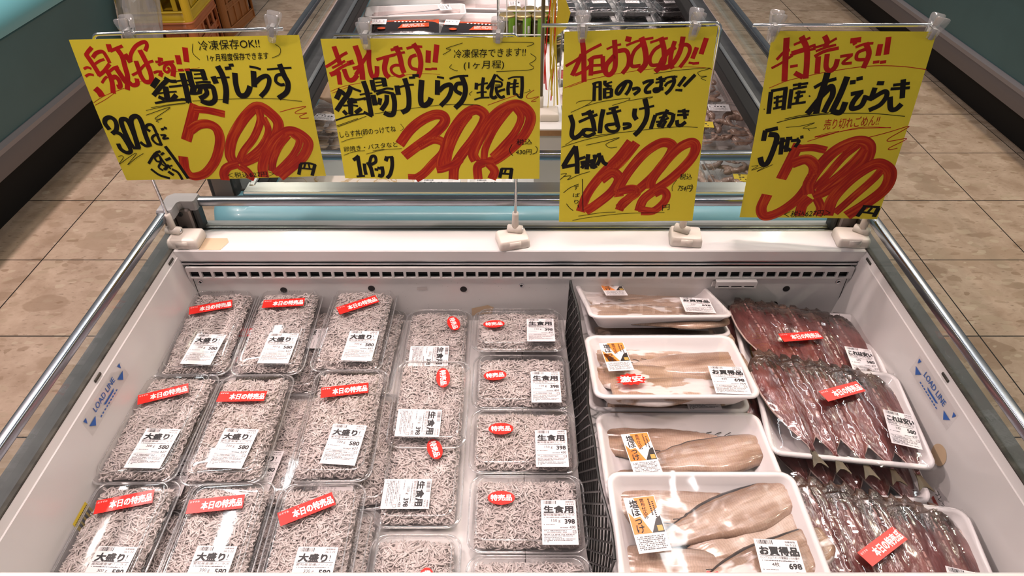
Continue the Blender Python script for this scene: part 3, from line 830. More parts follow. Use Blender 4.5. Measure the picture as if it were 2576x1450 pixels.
3: dict(o=[0.1836, 0.9855, 1.1698], ex=[0.9995, -0.0174, 0.0268], ey=[-0.0249, 0.1013, 0.9945], corners=[(-108.5, -1.8), (109.1, 1.5), (111.4, -312.2), (-112.4, -309.8)], items='''
r 7.9 -82.8 -12.6 -79.8 -34 -77.9 -74.8
r 4.2 -105.7 -50.9 -88.8 -41.1 -73.5 -29.7 -54.7 -20.2
r 6.8 -82.5 -34 -88.6 -48.5 -96.1 -65
r 4.7 -91.8 -64.6 -78.9 -58.8 -69.9 -50.7
r 5.5 -72.9 -44.2 -64.8 -38.9 -52 -37.3
r 6.9 -68.4 -41.5 -68.4 -65.5
r 6.9 -52 -37.3 -50.2 -55.7 -44.2 -64.1
r 4.2 -66.2 -50.7 -49.5 -50.1
r 4.7 -65.7 -61.9 -50.9 -59.3
r 7.6 -36.3 -14.4 -33.6 -37.7 -33.5 -55 -39.5 -64.2 -46.1 -62.2 -45.8 -50.2 -34.6 -36.7
r 3.3 -47 -27.5 -36.3 -23.2 -26.4 -20.8
r 6.4 -30.4 -30.5 -19.4 -29.8 -14.3 -38 -14.2 -51.7 -21.8 -63.6
r 7.6 -20.6 -12.9 -12.3 -14.8
r 3.6 -19 -22.7 -0.4 -16 19.3 -12.8
r 8.5 2 -11.6 8.9 -29.5 11.4 -48.6 2.3 -61.3
r 5.6 2.8 -21.3 -6.5 -31 -10.1 -44.5 -7.7 -52.8 4.3 -52.1
r 3.6 15.3 -19.4 27.7 -15.6 40.1 -13.7
r 7.9 30 -12.2 36.3 -30 37.3 -49.1 26.5 -61.8
r 5.4 32.9 -22.8 22.6 -29.8 17.2 -41.4 20 -51.5 32 -51.7
r 6.7 50.5 -17.9 47.6 -32.9 47.4 -49.3 52 -57.6
r 7.6 61.6 -11.9 59.4 -33.2 50.4 -51.1 36.1 -56.4 33.6 -49 41.3 -34.6 52.3 -25.9
r 5.6 56.7 -25.1 68.3 -23.5 73.6 -29.9 70.6 -42.4 62 -56
r 6.8 83.3 -27.4 78.9 -43.5
r 7.6 95.2 -14.4 90.5 -37.4
r 3.3 74.1 -49.3 81.6 -50.4
r 3.9 79.8 -50.8 89.4 -50.1
t 0.9 -107.4 -83.7 -80.3 -73.8 -32 -63.9
t 0.9 -100.4 -82.4 -78.4 -74.8
t 0.7 -32 -63.9 9.5 -58.6 60.1 -55.5 97.2 -57.1 109.6 -60.1
k 0.7 24.8 -64.5 60.6 -60.1 106.5 -57.7 90.6 -63 90.6 -66.7 94.2 -69.6 103.5 -69.9 95 -72.4 103 -76.3
k 0.8 -88.8 -107.3 -84.1 -104.4 -69.8 -102.8 -65 -104.3 -75.2 -111.5 -96.6 -121.5
k 0.8 -77.1 -112.4 -48.7 -105.1 -12.7 -100.9 -7.9 -101.9 -14.3 -105.7 -34 -111.7
k 0.8 -9.6 -104.8 25.2 -99.6 20.2 -102.5
b 5.4 -62.2 -77.5 -61.9 -104.3
b 3.5 -65.6 -78.3 -57.9 -75.8 -51.8 -75.5
b 5.3 -53.9 -75.9 -52.6 -103.5
b 2.5 -60.2 -82.8 -53.2 -82.5
b 5.4 -46.7 -73.4 -46.4 -78.7 -40.1 -82.3
b 2.8 -45.5 -78.7 -36.1 -75.4
b 3 -43.6 -81.4 -36.2 -82
b 5.5 -46.9 -84.8 -46.1 -100.9
b 3.7 -46 -85.8 -35.5 -85.9
b 5.5 -36.4 -85.9 -36.1 -98.4
b 2.1 -43.9 -92 -36.1 -91.3
b 3.8 -44.4 -99.6 -35.7 -97.5
b 5.4 -15.1 -76.6 -21.3 -88.9 -25.4 -94.1 -29 -91.4 -26 -83.5 -16.1 -75.7 -8.1 -77.6 -10 -88.2 -14.7 -95.7
b 5.3 -5.6 -87.4 2.1 -85.8 5 -89.4 -2.4 -95.9
b 4.8 9.4 -78.8 17 -75.5 25.6 -74.8
b 5.2 24.8 -75.6 15.2 -86 15.8 -92.2 23.6 -91.9
b 3.1 28.9 -73.1 44.4 -72.5
b 3.1 28.5 -78.3 43 -75.5
b 5.7 34.5 -68.9 37.2 -78.5 35.6 -89 29.7 -91.6 28.5 -88 41.5 -87.4
b 3 41.7 -71.6 51 -69.6 60.1 -69.8
b 5.6 53.5 -68.3 56.2 -78 51.3 -89.3 45 -95.9
b 4.2 55.1 -75.3 46.8 -78.7 42.9 -83.9
b 5.4 71.8 -70 63 -84.2
b 5.4 86.1 -67.2 70.9 -84.8
b 3.5 59.3 -89.9 63.6 -90
b 4.2 63.6 -90 69.8 -90.6
b 7.5 -97.4 -125.6 -93 -139.7 -94.4 -156.8 -89.6 -162.6 -81.6 -157.9 -74.5 -149.5
b 5 -79.9 -125.5 -61.2 -120.7
b 4.6 -84 -137 -69.8 -130.7 -55.6 -125.4
b 7.7 -69.8 -118.7 -62.4 -135.5 -59 -152.6
b 5.6 -57.1 -154.5 -68.7 -160.1 -76.1 -156.1 -74.5 -149.5 -61.8 -149.7
b 7.4 -47.1 -117.3 -49.8 -135.8 -50.7 -155.6
b 4.1 -39.1 -117.4 -24.1 -114
b 4.1 -42.2 -124.7 -29 -122.2 -19.8 -119.6
b 7.4 -31.9 -117.6 -26.5 -133.4 -23.1 -145.6
b 5.4 -21.4 -143.8 -24.5 -152.2 -36.3 -152 -41.3 -143.4 -27.9 -140.8
b 5.5 -16.1 -141.5 -6.2 -141.7 -5 -145.9 -15.2 -149.1
b 7.4 1 -117.2 0.9 -128.3 5 -134.9
b 3.6 7.3 -118.3 30 -113.6
b 8 14.8 -102.1 20 -121.2 18.6 -137 10.8 -151.9 3.3 -160.3
b 6.4 33.1 -127.9 27.9 -150.3
b 4.6 33.1 -127.9 47 -124.9 60.7 -127.5
b 6 51 -120 46.6 -130 39.4 -147.7
b 6.8 60.6 -126.6 59.9 -137.7 54.8 -148.4
b 3.7 35 -139.1 43.9 -138.3 54.1 -132.9
b 3.3 38.9 -132.7 52 -130.1
b 5.5 50.1 -137.5 44.9 -149.2
b 4.6 37.9 -142 41.2 -147.7
b 4.1 66.4 -123 84.2 -123.3
b 3.8 66.2 -129 83.9 -128.4
b 5.9 74.9 -119.5 77.6 -127.8 79.4 -135.2
b 6.1 67 -136.9 68.7 -144.4 74.3 -145.4 80.8 -139.9
k 0.8 -103.6 -173.5 -81.4 -162.7 -17.9 -155.2 31.5 -150.4 71.8 -147.7 100.3 -149.2
k 0.8 -110 -177.8 -72.1 -165.8 -27 -156.5
k 0.9 -71.8 -175 -44.5 -169.2 -19.7 -163.3 -37.9 -172.2 -39.6 -176 -32.9 -180.1 -22.4 -178.8
b 8.1 -87.2 -176.5 -98.2 -195 -106.8 -211.1
b 5.6 -108.5 -212.1 -96.1 -209.4 -81.9 -206.7
b 8.1 -88.1 -176.5 -84.8 -199.1 -84.1 -223.1
b 4.8 -82.2 -198.2 -71.7 -194.5
b 6.6 -79.3 -204.9 -59 -201.4
b 7.3 -67.4 -189.9 -69.1 -215.6
b 6.3 -73 -206.9 -77.3 -213.6
b 6.3 -64.2 -206.1 -59.4 -212.9
b 5.5 -60.2 -193.8 -52.3 -193
b 6.2 -55 -191 -60.3 -214.8
b 6.3 -58.9 -205.2 -54 -213.9
b 6.6 -50.8 -188.3 -48.6 -197.8 -52.5 -209.1
b 6.6 -47 -193.1 -43 -203.6 -36.5 -208.4
p 16.5 -1.1 -170.5 -18.6 -196.4 -45.4 -226.7 -65.8 -258.1 -76.7 -290.8
p 15.5 7.8 -172.5 -11.3 -200.3 -28 -217.2
p 17 -45 -234.5 -27.7 -222.1 -16.3 -233 -25.9 -254.7 -46.8 -274.7 -68.3 -290.9
p 16.6 -14.4 -265 -15.2 -250.9 -2.6 -223.5 19.8 -192.3 41.1 -175.8 56.5 -173.7 65.3 -182.7 56.2 -205.2 37.4 -231.9 10.8 -259.3 -13.1 -285.5
p 15.3 -14.9 -255.9 6.5 -251.2 14.4 -259.3 -6.4 -275.3 -12.8 -289.6
p 16.8 37.3 -251.7 37.7 -235.8 56.2 -205.2 74.9 -182.9 93 -174 101.2 -181.5 97.6 -198.3 84.1 -218.1 64.9 -238.2 43.1 -255.8 26.3 -271.7 20.6 -292.2
p 14.4 43.7 -261.8 55.8 -256 63.9 -264.1 59.8 -278.3 44.6 -292.5 24.4 -293.3
p 11.8 20.3 -288 48.4 -293.6
k 1.3 -75.4 -232.1 -72.4 -289.8
k 1 -105.6 -256.5 -95.2 -247.6 -80.9 -240.9
T k -88.8 -250.7 -81.5 -250.8 9.6 ず
T k -90.3 -263.8 -79.3 -264 8.9 ば
T k -88.2 -276.1 -80.8 -276.2 9 り
k 1 -100.5 -276.3 -94.4 -284.3 -88.8 -288.9
k 1.4 -81.6 -278.3 -79.7 -283.5
T k 59 -291.7 71.1 -289.8 12.5 円
k 0.8 -80.1 -299.1 -42.2 -293.3 -18.2 -292.7
k 0.8 -89.8 -307 -60.5 -301.5 -5 -296 63.4 -295.9
T k 81.7 -236.5 101.3 -235.8 12.2 税込
T k 80.3 -256.3 102.2 -257.7 13.6 754円
k 0.8 77.3 -237.4 71.7 -248.2 72.3 -257.2
k 0.8 102.4 -244.7 104.9 -250.7 102.2 -257.7
k 0.9 -110.2 -223.7 -101.2 -222.9 -111.8 -233.5
k 0.9 -106.5 -227.7 -93.9 -226.9 -99.2 -233.7 -81.4 -225.1 -63.6 -219.6
'''),
4: dict(o=[0.4902, 0.9886, 1.1654], ex=[0.9882, -0.1423, 0.0569], ey=[-0.0525, 0.0342, 0.998], corners=[(-111.3, 1.3), (111.3, -1.5), (111.9, -312.8), (-111.9, -316.4)], items='''
r 8.8 -90.3 -8.3 -86.7 -37.5 -82.1 -72.7
r 3.8 -104.2 -52.9 -91.7 -45.2 -77.4 -33.7
r 4.5 -99 -40.3 -89.4 -27.9 -82.5 -26.1
r 3.7 -78.5 -18.6 -57.3 -8.5
r 3.8 -81.1 -33.7 -64.1 -28 -46.9 -24.3
r 8.4 -70.1 -6.6 -59.4 -24.3 -55.2 -45.2 -52.4 -68.6
r 4.1 -80 -29.9 -58 -22.4 -48.1 -18.7
r 4.2 -77.9 -50.6 -67.3 -48.7
r 7.3 -69.7 -59.8 -56.4 -66.6
r 7.6 -38.4 -5.9 -32.8 -15.1 -34.8 -22.5
r 3.7 -50.7 -23.4 -34 -17.9 -20.8 -9.6
r 3.7 -46.1 -28.1 -33 -22.5 -19.6 -18.9
r 5.2 -46.3 -35.7 -33.6 -28.1 -15 -23.5
r 7.9 -40.9 -35.7 -37.5 -60.7
r 7.4 -29.2 -31.9 -26.8 -51 -20.1 -56.8 -14.2 -51 -13.2 -39.5
r 4.5 -10.5 -35.7 6.6 -33
r 4.4 5.1 -33.9 -4.7 -45.3 7.8 -45.3
r 7.7 -1.5 -13.4 12.9 -11.7
r 4 3.3 -19 7.7 -15.3
r 4 7.7 -22.7 18.8 -18.1 30.7 -16.9
r 7.6 20.1 -16.3 28.4 -32.1 25.7 -52.9
r 5.1 23.9 -24.6 13 -30.2 13.5 -39.6 24.4 -40.5
r 7.6 40.6 -18.2 41.4 -34.9
r 7.6 49.2 -8.3 52.3 -33.1
r 4.5 36.8 -44.4 45.4 -43.4
r 4.8 46.5 -44.4 54.7 -43.4
t 1 -102.7 -83.2 -74.1 -70.6 -21.7 -57.8
t 1.1 -21.7 -57.8 30.3 -50.1 74.4 -50.1 112.5 -54.8
b 7.1 -98.9 -88.9 -96.7 -124.2
b 4.7 -99.1 -87.8 -75.6 -82.7
b 6.7 -78.4 -82.7 -75.8 -117.7
b 3.6 -93.4 -99.1 -80.7 -95.9
b 3.6 -92.1 -106.3 -80.3 -103.1
b 4.4 -88.4 -94.9 -86.1 -113.6
b 4 -91.5 -115.7 -77.7 -112.4
b 6.3 -69.6 -84.7 -67.6 -115.5
b 3.9 -68.9 -78.6 -47.3 -75.5
b 3.9 -67.8 -84.6 -48.1 -80.5
b 4.7 -59.5 -74.6 -58.9 -82.6
b 3.9 -62.9 -90.7 -48.4 -88.6
b 4 -63.2 -98.9 -50.9 -94.7
b 4 -65.2 -108.2 -45.1 -104.9
b 5.1 -58.1 -86.6 -57.9 -107.1
k 2 -42.5 -94.7 -40.3 -96.3
b 5.5 -37.5 -82.5 -25.4 -74.5 -8.5 -68.5
b 9.5 -23.1 -59.7 -24.1 -80.4 -26.4 -104.8 -26.2 -123.5
b 8.2 -15.9 -84.4 -27.3 -100.7 -39.5 -123.6
b 8.6 -22.4 -88.5 -13.1 -80.4 -8.6 -92.4 -12.5 -108.8 -15.4 -121.3
b 9.6 -33.6 -115.2 -39.5 -123.6
b 9.2 6.2 -65.5 2.4 -92.4 -4.1 -121.2
b 9.2 -4.6 -119.1 8.9 -121 12.6 -104.5
b 6.5 11.9 -74.4 19.8 -73.4
b 6.1 19.8 -69.4 28.3 -67.4
b 6.6 17.1 -92.3 34.3 -88.2
b 8.1 30.9 -89.2 23.6 -104.4 24.2 -114.7 36.1 -110.5 39.5 -94.2
b 6.6 36.3 -96.2 50.1 -100.2
b 6.5 50 -75.2 59.9 -75.2
b 7.7 49.1 -82.1 47.7 -98.1
b 7.4 48 -99.2 63.3 -88 68.5 -94 63.1 -108.2 49 -117.5
b 4.6 71.2 -84 97.4 -81.9
b 4.6 73.2 -78.1 95.5 -75.1
b 7.6 85 -69.3 91.1 -97.9
b 8.1 73.5 -96 79.3 -114.2 86.8 -115.1 92.7 -106.9
k 1 -81.7 -138.6 -44.3 -127.9 11.2 -122.7 57.6 -122.6 102.7 -126.3
k 1 -71.2 -132.4 -44.7 -125.8 -7.8 -121.6
k 1.4 -104.9 -115.8 -104 -117.5
T t -10.4 -148.9 68.6 -140.3 20 売り切れごめん!!
k 0.8 -66.7 -146.4 -45 -143.9 -25.1 -138.3 -40.5 -147.1 -32.6 -148.1 -20.5 -146.4
k 1.2 -32.4 -149.2 -30 -151.3
t 1 -20.1 -162.1 -0.4 -155.2 14.2 -152.4
t 1 -16 -163.1 35.7 -147.2 63.2 -144.6 87.6 -145.4
b 8.1 -96.8 -151.7 -96.8 -169.8
b 6.8 -96.6 -152.8 -78.5 -147.7
b 9 -90.7 -158.3 -78.1 -161.5 -78.5 -182.1 -84.1 -209.2 -92.1 -210.5 -97.1 -198.8
b 5.6 -73.9 -174 -62.9 -168.1
b 7.3 -68.7 -163.6 -66.3 -193.5
b 6.4 -62.1 -166.9 -53.6 -164.5
b 6.8 -59.9 -162.4 -59.1 -188.7
b 6.1 -64.8 -179.5 -51.5 -186.2
b 5.6 -54.7 -169.1 -42.8 -168.9 -46.5 -180.3
b 5.6 -46.2 -166.7 -43.4 -165.5
b 5.5 -41.9 -163.2 -37.1 -162
t 1.1 -29.6 -170.2 13.1 -153.5
t 1.1 -20.2 -162.9 35.2 -148.7 87.7 -144.8
t 1.3 54.3 -163.9 84.3 -153.5 113.4 -142.3 90.5 -162.2 91 -167.8 115.5 -162.9 94.9 -178.9 96.8 -182.2 106.5 -179.1
k 0.9 -107.9 -215.7 -97.7 -214.3 -106.8 -222.9 -85.4 -214 -98.1 -225.1 -75.4 -211.8
k 0.8 -82.1 -138.4 -55.9 -131.3 -9.1 -123.3
p 18.1 -41.7 -174.5 -48.4 -202.5 -57.2 -238.7
p 13.4 -40.1 -182.5 -18.4 -181 2.4 -185.2
p 18.9 -45.1 -209.5 -24.2 -201.9 -9.2 -215.8 -9.9 -242.3 -22.1 -275.1 -44.8 -301.6 -68.8 -313 -78.9 -297.6 -74 -269.1
p 20.3 -6.9 -267 -11.4 -244.8 1.4 -208.4 19.6 -182.6 45.9 -169 64.4 -177.2 65.4 -204.7 45.4 -233.6 20.4 -258.7 0.3 -271.8
p 13.7 -0.7 -256.9 14 -229.6 30.7 -196.1 47.4 -175.2
p 13.8 8.1 -259.1 33.7 -226.7 52.3 -195.7 58.8 -181.8
p 18.6 -3.3 -274.5 -12.8 -290.1 -13 -311
p 15.3 7.1 -274.2 17.6 -294.2 14.6 -309.9
p 20.9 31.4 -309.3 32.4 -275.9 49 -240.7 70.9 -215.1 87.9 -207.7 107.5 -222.4 108.2 -251.2 87.5 -281.6 62.8 -308.1
p 14.2 42.8 -303.7 64.1 -269.8 84.5 -237.3 93.5 -218.1
b 7 86.3 -289.3 79.7 -308.8
b 4.6 82.8 -287.4 109.8 -288.5
b 7.4 108.1 -289.8 105.5 -307.9
b 4.2 97.9 -290.1 94 -299.2
b 3.8 85.8 -299.5 104.9 -301.4
T k -39.3 -314.1 35.6 -309.2 15.9 ＜税込627円＞
'''),
}
# ================================================================== setting
fl = MB()
fl.quad((-4.5, -1.0, 0), (4.5, -1.0, 0), (4.5, 8, 0), (-4.5, 8, 0))
tag(obj('floor', fl, 'floor'), kind='structure')

def showcase(side, xt, xb, xs, xk, y0, y1, label):
    """low front of a wall refrigerator; xt lip, xb strip, xs strip bottom, xk toe (absolute x), side = -1 left / 1 right"""
    t = thing('refrigerated_showcase', label, 'showcase', (side * xk, y0, 0))
    ox, oy = -side * xk, -y0
    def prof(name, pts, mt, smooth=False):
        m = MB()
        a = [(side * x + ox, 0, z) for x, z in pts]
        b = [(side * x + ox, y1 - y0, z) for x, z in pts]
        m.loft([a, b] if side < 0 else [b, a])
        return obj(name, m, mt, t, smooth)
    back = xk + .9
    prof('kick_plate', [(xk, 0), (xk, .17), (xk + .04, .2), (back, .2), (back, 0)], 'black')
    zs = .18 if side < 0 else .155
    prof('bumper_strip', [(xs, zs), (xs - .004, zs + .035), (xb + .012, zs + .085), (xb + .02, zs + .1), (back, zs + .1), (back, zs)], 'bumper', True)
    prof('bumper_cap', [(xb + .010, zs + .078), (xb + .006, zs + .098), (xb + .018, zs + .112), (xb + .05, zs + .112), (xb + .05, zs + .078)], 'bumperlight', True)
    prof('front_panel', [(xb + .022, zs + .112), (xt + .022, .61), (xt + .03, .63), (back, .63), (back, zs + .112)], 'tealdark')
    c = [(xt + .022 + .075 - .075 * math.cos(R(a)), .632 + .13 - .13 * math.cos(R(a)) * 0 - .13 + .13 * math.sin(R(a)) * .9) for a in range(0, 91, 10)]
    c = [(xt + .075 - .085 * math.cos(R(a)), .66 + .09 * math.sin(R(a))) for a in range(-20, 91, 10)]
    prof('top_lip', c + [(back, .75), (back, .635)], 'teallip', True)
    return t
showcase(-1, 1.845, 1.90, 1.915, 1.975, -.6, 3.36, 'wall refrigerator with dark teal front and pale teal rounded lip, beside the pink-lit aisle')
showcase(1, 2.20, 2.245, 2.265, 2.33, -.6, 7.0, 'wall refrigerator with dark teal front and wide grey bumper, beyond the fourth sign')

# ================================================================== near display case
LX, RX, YF, YB = -.590, .617, .372, .952            # rim edges, front ledge edge, back wall
case = thing('display_case', 'open white refrigerated display case holding whitebait packs and fish trays', 'display case', (0, .6, 0))
CX, CY = 0, -.6
def cobj(name, mb, mt, smooth=False, parent=None):
    return obj(name, mb, mt, parent or case, smooth, loc=(0, -.6, 0) if parent is None else (0, 0, 0))

# hollow look: outer body is below the liner, so keep its top under the base board
m = MB(); m.box(-.617, .640, -.25, 1.040, .10, .60); m.box(-.60, .63, -.2, 1.02, 0, .10)
for q in ((-.617, -.607, -.25, 1.040), (.632, .640, -.25, 1.040), (-.617, .640, 1.030, 1.040), (-.617, .640, -.25, -.23)):
    m.box(*q, .60, .77)
cobj('outer_body', m, 'teal')
# base board with its dark joint lines
m = MB(); m.box(-.57, .605, .30, .956, .615, .637)
for x in (-.27, .018, .31): m.box(x - .0007, x + .0007, .30, .9515, .637, .6373, 1)
cobj('base_board', m, ['inner', 'dark'])
# side walls: an upper band, a step, then the slightly inward lower face
for nm_, sx, xe in (('side_wall', -1, LX), ('side_wall', 1, RX)):
    m = MB()
    def sec(y):
        return [(xe + sx * .0022, y, .7985), (xe, y, .800), (xe - sx * .0035, y, .7865), (xe - sx * .0055, y, .786), (xe - sx * .024, y, .630), (xe + sx * .0022, y, .630)]
    a, b = sec(-.2), sec(1.012)
    m.loft([a, b] if sx < 0 else [b, a])
    # thumb slots in the band
    for y in ((.933, .663, .40)):
        m.bbox(xe - sx * .0030 - .0012, xe - sx * .0030 + .0012, y - .009, y + .009, .7895, .7945, .001, 1)
    cobj(nm_, m, ['white', 'grime'])
# rear ledge
m = MB()
led = [(.9535, .7775), (.952, .7790), (.952, .7985), (.9535, .8), (1.0125, .8), (1.0125, .7775)]
m.loft([[(x, y, z) for y, z in led] for x in (RX - .002, LX + .002)])
cobj('rear_ledge', m, 'white')
# front ledge
m = MB(); m.bbox(-.60, .63, .06, YF, .76, .80, .003); cobj('front_ledge', m, 'white')
m = MB(); m.box(-.58, .61, YF - .03, YF - .005, .62, .76); cobj('front_wall', m, 'inner')
# aluminium trims below the rear ledge
m = MB()
for z0, z1, d in ((.7738, .7772, .004), (.7685, .7728, .0015), (.7660, .7682, .005)):
    m.bbox(-.583, .609, YB + d - .001, YB + .03, z0, z1, .0008)
cobj('ledge_trim', m, 'alu')
# grille strip with a row of slots
m = MB()
g0, g1, s0, s1 = .7415, .7655, .7440, .7570
xs = np.linspace(-.574, .601, 56)
m.box(-.577, .605, YB - .004, YB + .001, s1, g1); m.box(-.577, .605, YB - .004, YB + .001, g0, s0)
prev = -.577
for i in range(55):
    a = xs[i] + .0012; b = xs[i + 1] - .0034
    m.box(prev, a, YB - .004, YB + .001, s0, s1); prev = b
m.box(prev, .605, YB - .004, YB + .001, s0, s1)
m.box(-.576, .604, YB + .0045, YB + .010, s0 - .0024, s1 + .004, 1)
cobj('air_grille', m, ['grille', 'dark'])
# rear wall
m = MB()
m.box(-.585, .612, YB, YB + .05, .60, g0)
m.box(-.585, .612, YB + .012, YB + .05, g0, .778)
def disc(x, z, r, mi, d=.0006):
    m.loft([[(x + r * math.cos(t), YB - k, z + r * math.sin(t)) for t in (2 * math.pi * i / 18 for i in range(18))] for k in (0, d)], mi)
for x, z in ((-.088, .714), (.498, .715), (.485, .678), (-.415, .712), (-.255, .716)): disc(x, z, .0063, 1)
for x, z in ((-.575, .64),): pass
m.box(-.5725, -.5715, YB - .0005, YB, .637, .742, 1); m.box(.600, .601, YB - .0005, YB, .637, .742, 1)
# old tape marks
m.add([(-.075, YB - .0008, .668), (-.045, YB - .0008, .676), (-.034, YB - .0008, .671), (-.037, YB - .0008, .656), (-.075, YB - .0008, .650)], [(0, 1, 2, 3, 4)], 2)
m.add([(-.172, YB - .0008, .719), (-.154, YB - .0008, .7205), (-.1535, YB - .0008, .7135), (-.172, YB - .0008, .712)], [(0, 1, 2, 3)], 3)
random.seed(5)
for i in range(46):       # scuffs
    x = random.uniform(-.2, .3); z = random.uniform(.648, .735); a = random.uniform(0, 6.28); l = random.uniform(.0005, .0022)
    dx, dz = l * math.cos(a), l * math.sin(a); w = .0003
    m.add([(x, YB - .0007, z), (x + dx, YB - .0007, z + dz), (x + dx - dz / l * w, YB - .0007, z + dz + dx / l * w), (x - dz / l * w, YB - .0007, z + dx / l * w)], [(0, 1, 2, 3)], 4)
rw = cobj('rear_wall', m, ['inner', 'dark', 'tape', 'tapegrey', 'grime'])
for x, z in ((-.561, .731), (.017, .723), (.587, .732)):
    s = MB()
    s.loft([[(x + r * math.cos(t), YB - d, z + r * math.sin(t)) for t in (2 * math.pi * i / 16 for i in range(16))] for r, d in ((.0048, 0), (.0046, .0014), (.003, .0022), (.0028, .001), (0.0004, .001))], 0)
    s.box(x - .0022, x + .0022, YB - .0016, YB - .001, z - .0004, z + .0004, 1); s.box(x - .0004, x + .0004, YB - .0016, YB - .001, z - .0022, z + .0022, 1)
    cobj('screw', s, ['chrome', 'dark'], 'all')
# slotted hanger bracket
s = MB()
x0, x1 = .364, .437
s.bbox(x0 - .004, x1 - .004, YB - .002, YB, .721, .734, .001)
s.box(x0, x1, YB - .012, YB - .010, .726, .7275); s.box(x0, x1, YB - .012, YB - .010, .731, .740)
for a, b in ((0, .005), (.024, .028), (.047, .051), (.069, .073)): s.box(x0 + a, x0 + b, YB - .012, YB - .010, .7275, .731)
s.box(x0, x1, YB - .010, YB, .7385, .740); s.box(x0, x1, YB - .0105, YB - .0095, .7275, .731, 1)
cobj('slotted_bracket', s, ['white', 'dark'])
# dark channels holding the glass
for sx, a, b in ((-1, -.626, -.5925), (1, .6195, .648)):
    m = MB(); m.bbox(a, b, -.2, 1.03, .770, .7985, .002)
    e = -.5935 if sx < 0 else .6205
    m.bbox(e - .004, e + .004, -.2, 1.012, .798, .8015, .001, 1)
    cobj('glass_channel', m, ['gasket', 'grime'])
m = MB()
m.bbox(-.60, .628, 1.0125, 1.0155, .77, .8015, .0008, 0)
m.bbox(-.60, .628, 1.0155, 1.0235, .77, .7965, .0008, 1)
m.bbox(-.60, .628, 1.0235, 1.0265, .77, .8005, .0008, 0)
m.bbox(-.60, .628, 1.0265, 1.0440, .77, .8025, .001, 2)
cobj('rear_channel', m, ['alu', 'grime', 'bracketcap'])
# glass panes and their rails
for name_, bx in (('glass_pane', (-.6045, -.6005, -.2, 1.03)), ('glass_pane', (.6175, .6215, -.2, 1.03)), ('glass_pane', (-.60, .618, 1.0310, 1.0350))):
    m = MB(); m.box(*bx, .795, .846); cobj(name_, m, 'glass')
def rail(mb, p0, p1, w=.0072, h=.0072, mi=0):
    """rounded square bar"""
    p0, p1 = Vector(p0), Vector(p1); d = (p1 - p0).normalized(); up = Vector((0, 0, 1)); sd = d.cross(up)
    rr = []
    for p in (p0, p1):
        ring = []
        for q in rrect(2 * w, 2 * h, .003, 0, 3): ring.append(tuple(p + sd * q[0] + up * q[1]))
        rr.append(ring)
    mb.loft(rr, mi)
for p0, p1 in (((-.6025, -.2, .850), (-.6025, 1.0, .850)), ((.6195, -.2, .850), (.6195, 1.0, .850)), ((-.565, 1.0335, .850), (.585, 1.0335, .850))):
    m = MB(); rail(m, p0, p1); cobj('handrail', m, 'rail', True)
# corner brackets
for sx, bx in ((-1, -.6025), (1, .6195)):
    m = MB()
    q = lambda x: bx - sx * x       # inward offset
    def bb(xa, xb, *r, **k):
        a, b = sorted((q(xa), q(xb))); m.bbox(a, b, *r, **k)
    bb(.004, .034, 1.010, 1.026, .795, .846, b=.003)
    bb(-.008, .004, .992, 1.04, .795, .846, b=.003)
    bb(.034, .046, 1.016, 1.040, .798, .846, b=.004, mi=2)
    poly = [(-.010, .985), (.013, .985), (.016, .988), (.016, 1.011), (.021, 1.016), (.043, 1.016), (.046, 1.019), (.046, 1.041), (.043, 1.044), (0, 1.044), (-.010, 1.034)]
    cxp, cyp = .008, 1.026
    m.loft([[(q(cxp + (a - cxp) * k), cyp + (b_ - cyp) * k, z) for a, b_ in poly] for k, z in ((1, .842), (1, .857), (.95, .8605))], 1)
    br = cobj('corner_bracket', m, ['bracket', 'bracketcap', 'gasket'])
    for z in (.838, .808):
        s = MB(); x = q(.017)
        s.loft([[(x + r * math.cos(t), 1.010 - d, z + r * math.sin(t)) for t in (2 * math.pi * i / 14 for i in range(14))] for r, d in ((.0046, 0), (.004, .0022), (.0015, .0022), (.001, .001))])
        obj('screw', s, 'dark', br, 'all')
# stickers and marks on the case
def wall_sticker(name, mats, build, sx, y, z, label=None):
    m = MB(); build(m)
    xe = LX if sx < 0 else RX
    x = xe - sx * (.0055 + (.786 - z) * .0185 / .156 + .0006)
    lean = math.atan(.0185 / .156)
    o = obj(name, m, mats, case)
    # local x runs along the wall, local y up the wall
    if sx < 0: mt = Matrix(((0, -math.sin(lean) * 0, 1), (-1, 0, 0), (0, 1, 0))).transposed()
    ex = Vector((0, 1 * (1 if sx < 0 else -1), 0)); ey = Vector((sx * math.sin(lean), 0, math.cos(lean))); ez = ex.cross(ey)
    o.matrix_local = Matrix.Translation((x, y - .6, z)) @ Matrix((ex, ey, ez)).transposed().to_4x4()
    if label: o['label'] = label
    return o
def load_line(m):
    m.quad((-.058, -.016, 0), (.058, -.016, 0), (.058, .016, 0), (-.058, .016, 0), 1)
    put_text(m, 'LOAD LINE', -.030, .0015, .0125, 0, bold=.012, w=.060)
    for s in (-1, 1):
        m.add([(s * .034, -.001, .0003), (s * .052, -.001, .0003), (s * .043, -.011, .0003)], [(0, 1, 2) if s > 0 else (2, 1, 0)], 0)
        m.add([(s * .048, .012, .0003), (s * .055, .012, .0003), (s * .052, .004, .0003)], [(0, 1, 2) if s > 0 else (2, 1, 0)], 0)
    m.quad((-.012, -.0035, .0003), (.020, -.0035, .0003), (.016, -.0065, .0003), (-.008, -.0065, .0003), 0)
    for k in range(9): m.quad((-.028 + k * .006, -.0095, .0003), (-.0245 + k * .006, -.0095, .0003), (-.0245 + k * .006, -.0115, .0003), (-.028 + k * .006, -.0115, .0003), 0)
wall_sticker('load_line_sticker', ['blue', 'filmflat'], load_line, -1, .652, .763, 'worn clear sticker with blue LOAD LINE print and arrows')
